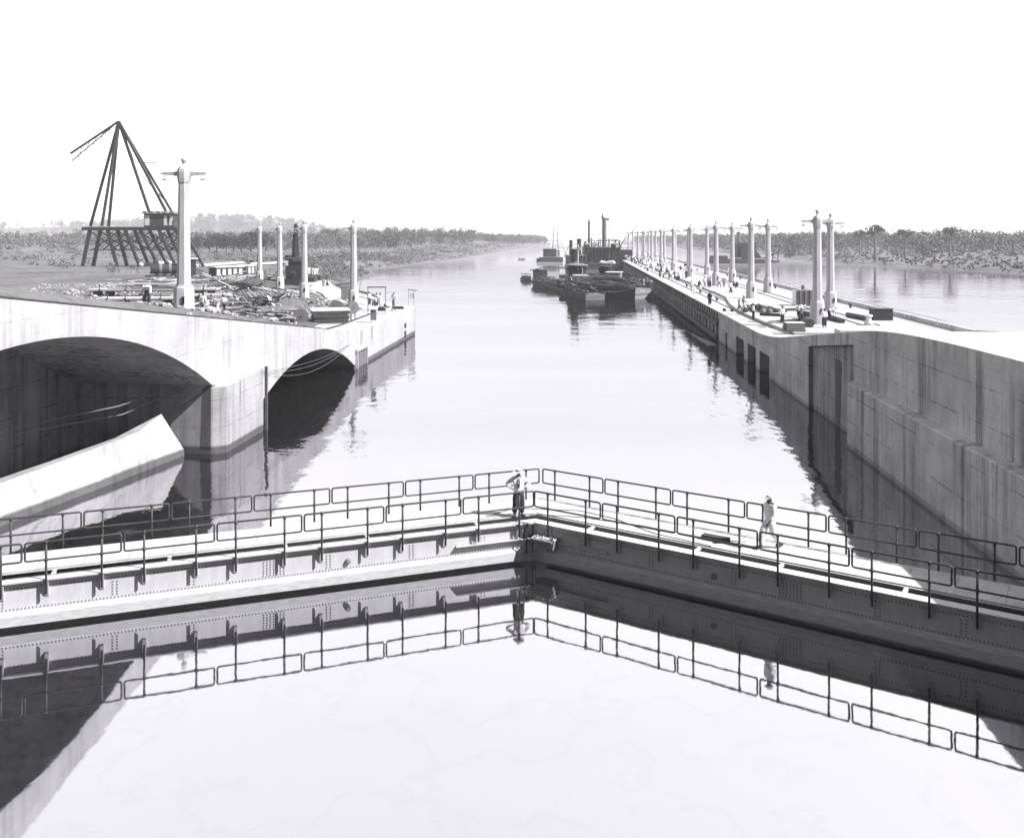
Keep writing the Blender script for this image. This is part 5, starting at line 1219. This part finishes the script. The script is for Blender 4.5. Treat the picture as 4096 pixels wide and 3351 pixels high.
for _ in range(16): s = rng.uniform(.12, .3); m.lathe([(s, 0), (s * .8, s * .6), (s * .2, s)], 6, (rng.gauss(0, .5), rng.gauss(0, .4), 0), rot=rng.uniform(0, 6))
m.build("stones", M_grey, t, world=False)
heapR = random.Random(9)
def litter(label, x, y, n, sp, mt):
    c = D(x, y); t = thing("timber_heap", label, "timber heap", c); m = MB()
    for _ in range(n): m.box((heapR.gauss(0, sp), heapR.gauss(0, sp), heapR.uniform(.05, .2)), (heapR.uniform(.5, 2.4), heapR.uniform(.1, .3), .08), rz=heapR.uniform(-.5, .5))
    m.build("boards", mt, t, world=False)
litter("dark boards lying flat behind the workmen on the right wall", 3110, 1243, 14, .8, M_wood_dark); litter("mixed boards by the crouching workmen left of the nearest lamp post", 3190, 1290, 16, .8, M_wood); litter("dark litter by the stooping pair in front of the steel box", 3160, 1242, 10, .7, M_soot)
# bollards along both edges
bg_ = "small dark mooring bollards along the centre wall"
b0 = None
BOL = [(2747, 1147), (2801, 1171), (2868, 1203), (2721, 1079), (2789, 1083), (2909, 1104), (2962, 1117), (3012, 1133), (3023, 1117), (3101, 1154), (3402, 1231), (2563, 1069), (2580, 1077), (2677, 1053)]
for k, (x, y) in enumerate(BOL):
    inner = k in (0, 1, 2, 11, 12); p = P(x, y, ZD if inner else ZS)
    if b0 is None:
        b0 = thing("bollard", "small dark mooring bollard standing on the long centre wall", "bollard", p, 0, bg_); m = MB(); m.lathe([(.20, 0), (.14, .12), (.13, .32), (.26, .40), (.20, .50)], 12); m.build("body", M_iron, b0, world=False)
    else: dup(b0, p)
for lab, pts in (("thin pale pipe carried along the outer edge of the centre wall", ((84, -18.0), (420, -18.0))),):
    m = MB(); m.tube([onr(Yy, ZS + .5, o) for Yy, o in pts], .05, 6)
    for k in range(30): yy = 86 + 11 * k; m.tube([onr(yy, ZS - .1, -18.0), onr(yy, ZS + .5, -18.0)], .04, 5)
    tag(m.build("handrail", M_canvas), lab, "railing")

# ------------------------------------------------------------------ people
def skin_mesh(name, V, E, rad, sub=1, root=0):
    me = bpy.data.meshes.new(name); me.from_pydata([tuple(v) for v in V], E, []); o = bpy.data.objects.new(name, me); link(o)
    md = o.modifiers.new("s", 'SKIN'); md.use_smooth_shade = True
    for i, sv in enumerate(me.skin_vertices[0].data):
        r = rad[i]; sv.radius = (r, r) if not hasattr(r, '__len__') else r; sv.use_root = (i == root)
    if sub: o.modifiers.new("u", 'SUBSURF').levels = sub
    dg = bpy.context.evaluated_depsgraph_get(); dg.update(); ev = o.evaluated_get(dg); out = bpy.data.meshes.new_from_object(ev)
    bpy.data.objects.remove(o); bpy.data.meshes.remove(me); out.name = name; return out
POSES = {}
def pose(kind):
    """Joint positions, facing -Y, 1.72 m standing."""
    J = dict(pel=(0, 0, .93), wst=(0, .01, 1.08), chs=(0, .01, 1.30), nck=(0, .01, 1.46), hd=(0, -.02, 1.56), top=(0, -.01, 1.66),
             shL=(-.18, .01, 1.40), shR=(.18, .01, 1.40), elL=(-.25, .04, 1.13), elR=(.25, .04, 1.13), wrL=(-.25, -.06, .89), wrR=(.25, -.06, .89), haL=(-.24, -.10, .78), haR=(.24, -.10, .78),
             hpL=(-.10, 0, .90), hpR=(.10, 0, .90), knL=(-.11, -.03, .49), knR=(.11, -.03, .49), anL=(-.11, .02, .09), anR=(.11, .02, .09), toL=(-.13, -.15, .035), toR=(.13, -.15, .035))
    def up(**k): J.update(k)
    if kind == "akimbo": up(elL=(-.44, .06, 1.20), elR=(.42, .08, 1.18), wrL=(-.24, -.04, 1.05), wrR=(.22, -.03, 1.03), haL=(-.17, -.07, .99), haR=(.16, -.06, .98), anL=(-.15, .02, .09), anR=(.13, .03, .09), toL=(-.20, -.13, .035), toR=(.18, -.13, .035))
    if kind == "walk": up(knL=(-.10, -.24, .52), anL=(-.10, -.30, .10), toL=(-.11, -.46, .06), knR=(.10, .04, .50), anR=(.10, .33, .17), toR=(.11, .24, .04), elL=(-.25, .16, 1.15), wrL=(-.24, .22, .91), haL=(-.23, .22, .80), elR=(.25, -.05, 1.13), wrR=(.22, -.24, .94), haR=(.20, -.31, .86))
    if kind == "bend": up(wst=(0, -.04, 1.06), chs=(0, -.26, 1.18), nck=(0, -.44, 1.22), hd=(0, -.55, 1.21), top=(0, -.63, 1.18), shL=(-.18, -.36, 1.18), shR=(.18, -.36, 1.18), elL=(-.22, -.44, .90), elR=(.22, -.44, .90), wrL=(-.18, -.52, .66), wrR=(.18, -.52, .66), haL=(-.16, -.56, .56), haR=(.16, -.56, .56), pel=(0, .08, .93), hpL=(-.10, .08, .90), hpR=(.10, .08, .90), knL=(-.12, .0, .49), knR=(.12, -.1, .49), anR=(.12, -.08, .09), toR=(.13, -.24, .035))
    if kind == "sit":
        up(pel=(0, .05, .30), wst=(0, .06, .45), chs=(0, .0, .66), nck=(0, -.04, .82), hd=(0, -.08, .92), top=(0, -.09, 1.02), shL=(-.18, -.02, .76), shR=(.18, -.02, .76), elL=(-.24, -.12, .52), elR=(.24, -.12, .52), wrL=(-.18, -.32, .46), wrR=(.18, -.32, .46), haL=(-.14, -.40, .44), haR=(.14, -.40, .44),
           hpL=(-.10, .04, .28), hpR=(.10, .04, .28), knL=(-.17, -.34, .50), knR=(.17, -.34, .50), anL=(-.14, -.40, .09), anR=(.14, -.40, .09), toL=(-.15, -.55, .035), toR=(.15, -.55, .035))
    if kind == "reach": up(elR=(.30, -.20, 1.25), wrR=(.30, -.44, 1.22), haR=(.29, -.54, 1.21), elL=(-.28, -.15, 1.18), wrL=(-.2, -.36, 1.12), haL=(-.16, -.45, 1.10), knL=(-.12, -.1, .49), toL=(-.14, -.2, .035))
    return {k: Vector(v) for k, v in J.items()}
def build_pose(kind, fine=False):
    J = pose(kind); sub = 2 if fine else 1
    N = ["pel", "wst", "chs", "nck", "hd", "top", "shL", "elL", "wrL", "haL", "shR", "elR", "wrR", "haR", "hpL", "knL", "anL", "toL", "hpR", "knR", "anR", "toR"]
    I = {n: i for i, n in enumerate(N)}
    E = [("pel", "wst"), ("wst", "chs"), ("chs", "nck"), ("nck", "hd"), ("hd", "top"), ("chs", "shL"), ("shL", "elL"), ("elL", "wrL"), ("wrL", "haL"), ("chs", "shR"), ("shR", "elR"), ("elR", "wrR"), ("wrR", "haR"), ("pel", "hpL"), ("hpL", "knL"), ("knL", "anL"), ("anL", "toL"), ("pel", "hpR"), ("hpR", "knR"), ("knR", "anR"), ("anR", "toR")]
    rad = dict(pel=(.14, .10), wst=(.13, .09), chs=(.15, .10), nck=.055, hd=(.085, .10), top=(.07, .085), shL=.065, elL=.045, wrL=.030, haL=(.04, .022), hpL=.085, knL=.058, anL=.042, toL=.035)
    for k in list(rad):
        if k.endswith("L"): rad[k[:-1] + "R"] = rad[k]
    V = [J[n] for n in N]; Ei = [(I[a], I[b]) for a, b in E]; rr = [rad[n] for n in N]
    # face and, for the near figures, fingers
    f = (J["top"] - J["nck"]).normalized(); fw = Vector((0, -1, 0)) if kind != "bend" else Vector((0, -.3, -.9))
    V.append(J["hd"] + fw * .115 + f * .01); rr.append(.016); Ei.append((I["hd"], len(V) - 1))
    if fine:
        for s in "LR":
            w, h = J["wr" + s], J["ha" + s]; d = (h - w).normalized(); side = d.cross(Vector((0, 0, 1)) if abs(d.z) < .8 else Vector((0, 1, 0))).normalized()
            for k in range(4):
                a = h + side * (.026 * (k - 1.5)) + d * .015; L_ = (.055, .07, .066, .05)[k]; b = a + d * L_ * .6; c = b + (d + Vector((0, .5, -.5))).normalized() * L_ * .5
                n0 = len(V); V += [a, b, c]; rr += [.0095, .009, .0075]; Ei += [(I["ha" + s], n0), (n0, n0 + 1), (n0 + 1, n0 + 2)]
            sg = 1 if s == "L" else -1; a = w.lerp(h, .5) + side * .03 * sg; b = a + (side * sg + d).normalized() * .05; n0 = len(V); V += [a, b]; rr += [.011, .009]; Ei += [(I["wr" + s], n0), (n0, n0 + 1)]
    body = skin_mesh("person", V, Ei, rr, sub)
    # shirt: trunk and sleeves, a little larger than the body
    S = ["wst", "pel2", "chs", "col", "shL", "elL", "cuL", "shR", "elR", "cuR"]
    P_ = dict(wst=J["wst"], pel2=J["pel"].lerp(J["wst"], .45), chs=J["chs"], col=J["nck"].lerp(J["chs"], .18), shL=J["shL"], elL=J["elL"], cuL=J["elL"].lerp(J["wrL"], .85), shR=J["shR"], elR=J["elR"], cuR=J["elR"].lerp(J["wrR"], .85))
    i = {n: k for k, n in enumerate(S)}
    shirt = skin_mesh("shirt", [P_[n] for n in S], [(i[a], i[b]) for a, b in (("wst", "pel2"), ("wst", "chs"), ("chs", "col"), ("chs", "shL"), ("shL", "elL"), ("elL", "cuL"), ("chs", "shR"), ("shR", "elR"), ("elR", "cuR"))],
                      [(.175, .135), (.175, .135), (.19, .14), .085, .10, .085, .062, .10, .085, .062], sub)
    T = ["pel", "belt", "hpL", "knL", "cfL", "hpR", "knR", "cfR"]
    Q = dict(pel=J["pel"], belt=J["pel"].lerp(J["wst"], .6), hpL=J["hpL"], knL=J["knL"], cfL=J["knL"].lerp(J["anL"], .93), hpR=J["hpR"], knR=J["knR"], cfR=J["knR"].lerp(J["anR"], .93)); i = {n: k for k, n in enumerate(T)}
    tr = skin_mesh("trousers", [Q[n] for n in T], [(i[a], i[b]) for a, b in (("pel", "belt"), ("pel", "hpL"), ("hpL", "knL"), ("knL", "cfL"), ("pel", "hpR"), ("hpR", "knR"), ("knR", "cfR"))], [(.175, .14), (.16, .125), .14, .12, .105, .14, .12, .105], sub)
    hat = MB(); hat.lathe([(.21, 0), (.215, .012), (.105, .025), (.098, .10), (.085, .115)], 16, tuple(J["top"] + Vector((0, .0, -.03))))
    hair = MB(); hair.lathe([(.098, -.05), (.104, 0), (.09, .05), (.05, .08)], 12, tuple(J["top"] + Vector((0, .02, -.02))))
    cap = MB(); cap.lathe([(.115, -.02), (.12, .03), (.10, .075), (.04, .09)], 14, tuple(J["top"])); cap.box(J["top"] + Vector((0, -.13, -.01)), (.16, .12, .02))
    def me(m, nm):
        o = m.build(nm, M_cl_dark, None); d = o.data; bpy.data.objects.remove(o); return d
    return dict(body=body, shirt=shirt, trousers=tr, hat=me(hat, "hat"), hair=me(hair, "hair"), cap=me(cap, "cap"))
def person(kind, loc, rz, label, group, shirt, trousers, head="hat", hm=None, skin=None, scale=1.0, fine=False):
    key = (kind, fine)
    if key not in POSES: POSES[key] = build_pose(kind, fine)
    D_ = POSES[key]; o = bpy.data.objects.new("person", D_["body"]); link(o); o.location = loc; o.rotation_euler = (0, 0, rz); o.scale = (scale,) * 3
    tag(o, label, "person", group)
    def slot(ob, m):
        if not ob.data.materials: ob.data.materials.append(m)
        ob.material_slots[0].link = 'OBJECT'; ob.material_slots[0].material = m
    slot(o, skin or M_skin_dark)
    for nm, m in (("shirt", shirt), ("trousers", trousers), (head, hm or (M_straw if head == "hat" else M_cl_dark))):
        c = bpy.data.objects.new(nm, D_[nm]); link(c); c.parent = o; slot(c, m)
    return o
W_, G_, K_ = M_cl_white, M_cl_grey, M_cl_dark
# the two men on the gates
pm = P(2074, 2066, 1.475)
o = person("akimbo", (pm.x, pm.y, 1.475), R(8), "man in white shirt, tie and straw hat, hands on hips, at gate joint", None, W_, K_, "hat", M_straw, M_skin_light, 1.03, True)
J = pose("akimbo"); m = MB(); m.tube([(0, -.115, 1.43), (0, -.15, 1.32), (0, -.145, 1.10)], [.018, .026, .03], 6); m.build("tie", K_, o, world=False)
m = MB(); m.lathe([(.106, 0), (.104, .035)], 16, (0, -.01, 1.655)); m.build("hat_band", K_, o, world=False)
for s in (-1, 1): m = MB(); m.box((s * .165 - s * .0, -.06, .05), (.11, .30, .10), rz=s * -.3 * -1); m.build("shoe", K_, o, bevel=.025, world=False)
pm = P(3080, 2191, 1.475)
o = person("walk", (pm.x, pm.y, 1.475), R(-62), "man in pale suit and cap walking along the right gate leaf", None, W_, W_, "cap", M_canvas, M_skin_dark, 1.03, True)
for q in ((-.11, -.38, .06), (.11, .30, .09)): m = MB(); m.box(q, (.10, .29, .10)); m.build("shoe", K_, o, bevel=.025, world=False)
# people on the centre wall
gN = "people strolling on the centre wall"
NEAR = [  # x, y, pose, rz, shirt, trousers, head, plane, label
 (2839, 1221, "stand", 150, K_, K_, "hair", 0, "dark clad man standing alone near the lock edge of the centre wall"),
 (2958, 1253, "walk", 120, W_, G_, "hat", 1, "man in white shirt and dark hat walking left of the scrap heap"),
 (2975, 1246, "walk", 60, G_, W_, "hair", 1, "man in grey shirt and pale trousers walking close behind the hatted one"),
 (3013, 1279, "stand", 90, W_, K_, "hair", 0, "man in white shirt and black trousers on the kerb in front of the scrap heap"),
 (3129, 1294, "stand", 20, W_, K_, "cap", 1, "man in white shirt and dark shorts facing the plate stack"),
 (3192, 1267, "bend", 70, W_, K_, "hat", 1, "stooping man in white, left one of the pair before the steel box"),
 (3208, 1270, "bend", -80, W_, G_, "hat", 1, "stooping man in pale hat, right one of the pair before the steel box"),
 (3297, 1310, "stand", 10, W_, K_, "hair", 1, "man in white shirt and black trousers standing right of the nearest lamp post"),
 (3318, 1284, "bend", 100, W_, K_, "cap", 1, "crouched man working just right of the nearest lamp post's neighbour"),
 (3201, 1287, "sit", 0, K_, K_, "hair", 1, "dark figure squatting behind the plate stack"),
 (2922, 1175, "walk", 40, W_, K_, "hair", 1, "man in white shirt and dark trousers walking alone left of the second lamp post"),
 (2933, 1150, "sit", 60, K_, K_, "hair", 1, "dark seated figure beside the second outer lamp post, left of two"),
 (2948, 1151, "sit", -40, K_, K_, "hair", 1, "dark crouched figure beside the second outer lamp post, right of two"),
 (2876, 1150, "walk", 90, W_, G_, "hat", 1, "man in pale clothes walking right of the third inner lamp post"),
 (2896, 1149, "akimbo", 180, G_, G_, "hat", 1, "grey clad man with raised elbows right of the third inner lamp post"),
 (2818, 1149, "stand", 0, W_, W_, "cap", 1, "man in white standing left of the dark pair by the third inner lamp post"),
 (2832, 1150, "stand", 90, K_, K_, "hair", 1, "dark dressed man, left of the pair by the third inner lamp post's foot"),
 (2841, 1149.5, "stand", -60, W_, K_, "hair", 1, "man in white shirt, right of the pair by the third inner lamp post's foot"),
 (2802, 1168, "bend", 90, W_, W_, "hair", 0, "blurred stooping man in white left of the dark pair"),
 (2797, 1147, "sit", 0, K_, K_, "hair", 1, "seated dark figure on the kerb behind the stooping man in white"),
 (2765, 1168, "reach", 90, W_, W_, "hair", 0, "left one of two men in white leaning together near the lock edge"),
 (2778, 1176, "bend", -90, W_, W_, "hair", 0, "right one of two men in white leaning together near the lock edge"),
 (2745, 1115, "stand", 0, K_, K_, "hair", 1, "slim dark man standing left of the fourth inner lamp post"),
 (2741, 1080, "stand", 0, K_, W_, "hat", 1, "dark coated figure with pale hat beyond the fourth inner lamp post"),
 (2722, 1080, "sit", 0, K_, K_, "hair", 1, "dark seated figure left of the fourth inner lamp post"),
 (2734, 1115, "stand", 30, W_, W_, "hat", 1, "figure all in white beside the slim dark man"),
 (2640, 1109, "stand", 0, K_, K_, "hair", 0, "dark man at the left end of the mid wall group"),
 (2654, 1113, "bend", -90, W_, K_, "hat", 0, "stooping man in white shirt within the mid wall group"),
 (2668, 1107, "stand", 0, K_, G_, "hair", 0, "man in dark coat at the back of the mid wall group"),
 (2676, 1117, "stand", 60, K_, K_, "hair", 0, "black clad man in the middle of the mid wall group"),
 (2667, 1112, "sit", 0, W_, W_, "hat", 0, "man in white sitting among the mid wall group"),
 (2690, 1127, "stand", 0, W_, W_, "hat", 0, "man in white standing right of the mid wall group's black figure"),
 (2697, 1118, "stand", 0, K_, K_, "hair", 0, "first of three dark skirted figures right of the mid wall group"),
 (2706, 1124, "stand", 30, W_, K_, "cap", 0, "middle of three dark skirted figures right of the mid wall group"),
 (2715, 1124, "stand", -30, W_, K_, "cap", 0, "last of three dark skirted figures right of the mid wall group"),
 (2590, 1086, "stand", 20, W_, K_, "hair", 0, "man in white shirt and black trousers standing alone before the far crowd"),
 (2613, 1095, "stand", 0, W_, W_, "hair", 0, "left of two pale figures in front of the sixth inner lamp post"),
 (2625, 1089, "stand", 0, W_, G_, "hat", 0, "right of two pale figures in front of the sixth inner lamp post"),
]
for x, y, k, rz, s, tr, h, pl, lab in NEAR:
    p = P(x, y, ZS if pl else ZD); person(k, p, R(rz), lab, gN, s, tr, h, None, M_skin_dark if rng.random() < .7 else M_skin_light, 1.0 + rng.uniform(-.03, .04))
far_lab = "distant person in the crowd gathered on the wall beside the big dredge"
for k in range(34):
    x, y = [(2496, 1037), (2502, 1038), (2508, 1038), (2518, 1044), (2524, 1046), (2528, 1050), (2532, 1055), (2539, 1056), (2545, 1057), (2552, 1054), (2556, 1052), (2562, 1050), (2570, 1056), (2586, 1053), (2593, 1047), (2617, 1048), (2512, 1042), (2520, 1040), (2535, 1048), (2548, 1047), (2541, 1043), (2530, 1042), (2566, 1044), (2580, 1046), (2600, 1056), (2630, 1066), (2643, 1070), (2655, 1075), (2632, 1080), (2645, 1088), (2604, 1070), (2668, 1085), (2596, 1040), (2556, 1066)][k]
    p = P(x, y, ZD if (x - 2303) * .55 < (y - CY) * 1.02 else ZS)
    if (p.x - XR(p.y)) < .8: p.x = XR(p.y) + .8 + rng.uniform(0, 2.5)
    person(rng.choice(("stand", "stand", "akimbo", "walk")), p, rng.uniform(0, 6.28), far_lab, "far crowd beside the dredge", rng.choice((W_, W_, K_, G_)), rng.choice((W_, K_, K_)), rng.choice(("hat", "hair", "cap")), None, M_skin_dark)
# on the barge beside the wall
for x, y, k, s, tr, h, lab in [(2558, 1118, "stand", W_, W_, "hair", "person in white at the left of the group on the barge beside the wall"), (2565, 1122, "stand", K_, K_, "hair", "person in black within the group on the barge beside the wall"), (2573, 1124, "stand", W_, W_, "hair", "person in long white standing right of the one in black on the barge"), (2588, 1129, "akimbo", G_, G_, "hat", "grey clad man right end of the group on the barge beside the wall"), (2598, 1125, "bend", W_, G_, "hat", "stooping man in white hat nearest the wall on the barge")]:
    p = at(x, 178, 1.98); person(k, p, rng.uniform(-1, 1), lab, "people on the barge beside the wall", s, tr, h)
for k, (x, Yb, z, kd, sh, l) in enumerate([(2262, 196, 1.15, "bend", W_, "deckhand in white stooping on the left barge's near end"), (2352, 176, 1.1, "stand", K_, "dark deckhand standing among the timber on the middle barge"), (2282, 190, 2.0, "stand", W_, "man in white on the front tug's port side"), (2340, 188, 2.0, "stand", W_, "man in white on the front tug's starboard side"), (2420, 176, 2.0, "stand", G_, "grey deckhand before the second tug's deckhouse"), (2478, 182, 2.2, "stand", W_, "man in white at the second tug's rail nearest the wall")]): person(kd, at(x, Yb, z), k * .9, l, "deckhands on the dredging fleet", sh, K_, "hat" if k % 2 else "hair")
pr = P(2144, 1112, 1.1); person("sit", at(2144, 214, 1.12), 0.4, "dark figure sitting on the far deck end of the left barge", None, K_, K_, "hat", M_iron)
# men on the left bank
gL = "workmen in the left work yard"
LEFT = [
 (812, -70, "stand", 170, W_, G_, "hair", "man in white shirt standing behind the wall edge right of the tallest lamp post", None),
 (588, -56, "bend", 20, W_, K_, "hat", "man in pale hat stooping behind the wall at the far left edge", None),
 (618, -78, "stand", 60, K_, K_, "hair", "dark workman beside the flatcar left of the tallest lamp post", None),
 (871, -100, "bend", -60, G_, W_, "hat", "stooping workman in the mud, left of the two near the broken lumber", None),
 (896, -101, "walk", 40, W_, K_, "hair", "workman in white shirt and dark trousers, right of the two near the broken lumber", None),
 (826, -96, "stand", 40, W_, K_, "hair", "workman in white standing by the flatcar right of the tallest lamp post", None),
 (1132, 1151, "bend", 0, W_, G_, "hair", "man in white bending beside the lamp post left of the pile driver", None),
 (1236, 1100, "stand", 30, W_, W_, "hair", "first man from the left in the row in white beside the pile driver", 1.0),
 (1247, 1102, "stand", -30, W_, W_, "hair", "second man from the left in the row in white beside the pile driver", 1.0),
 (1259, 1104, "stand", 20, W_, W_, "hair", "third man from the left in the row in white beside the pile driver", 1.0),
 (1268, 1103, "stand", 0, W_, W_, "cap", "last man at the right of the row in white beside the pile driver", 1.0),
 (1245, 1137, "bend", 160, W_, W_, "hair", "man in white bent over in front of the pile driver's row of men", None),
 (1294, 1152, "stand", 20, G_, G_, "hair", "grey workman, left of the two by the skidway", None),
 (1309, 1150, "bend", 60, W_, K_, "hat", "man in white shirt bending, right of the two by the skidway", None),
]
for x, y, k, rz, s, tr, h, lab, hgt in LEFT:
    if y < 0: p = at(x, -y, 0); p.z = zl(p.x, p.y)
    else: p = ypos(x, y + (0 if hgt is None else 24)) if hgt else ypos(x, y)
    if hgt: p.z = zl(p.x, p.y) + 1.3
    person(k, p, R(rz), lab, gL, s, tr, h)
m = MB(); a = ypos(1252, 1127); m.box(a + Vector((0, 0, .65)), (3.6, 2.4, 1.3)); tag(m.build("platform_wagon", M_iron), "black low wagon the row of men in white stands on", "railway wagon")
gW = "men gathered at the pipe frame on the left wall"
for x, y, k, rz, s, tr, h, lab in [(1477, 1222, "stand", 40, W_, K_, "hair", "man in pale shirt and dark trousers at the left upright of the pipe frame"), (1495, 1232, "bend", 20, W_, K_, "hat", "man bending in white shirt in front of the winch under the pipe frame"), (1506, 1226, "stand", 150, W_, K_, "hair", "man in white shirt with his back turned in the middle of the pipe frame"), (1521, 1228, "reach", -60, W_, W_, "hair", "man all in white reaching to the winch's right side"), (1575, 1226, "akimbo", -30, W_, G_, "hair", "man in pale waistcoat standing alone hand on hip beyond the tripod")]:
    p = P(x, y, ZD if y > 1223.5 else ZD); person(k, p, R(rz), lab, gW, s, tr, h)

# ------------------------------------------------------------------ haze over the lowlands
hz = bpy.data.materials.new("haze"); hz.use_nodes = True; nt = hz.node_tree; nt.nodes.clear()
o_ = nt.nodes.new("ShaderNodeOutputMaterial"); v_ = nt.nodes.new("ShaderNodeVolumePrincipled")
v_.inputs['Color'].default_value = (0.93, 0.925, 0.945, 1); v_.inputs['Density'].default_value = HAZE; v_.inputs['Anisotropy'].default_value = -0.15
nt.links.new(v_.outputs[0], o_.inputs['Volume'])
tag(MB().box((0, 2980, 29.5), (7100, 6200, 65)).build("haze", hz), kind='stuff')
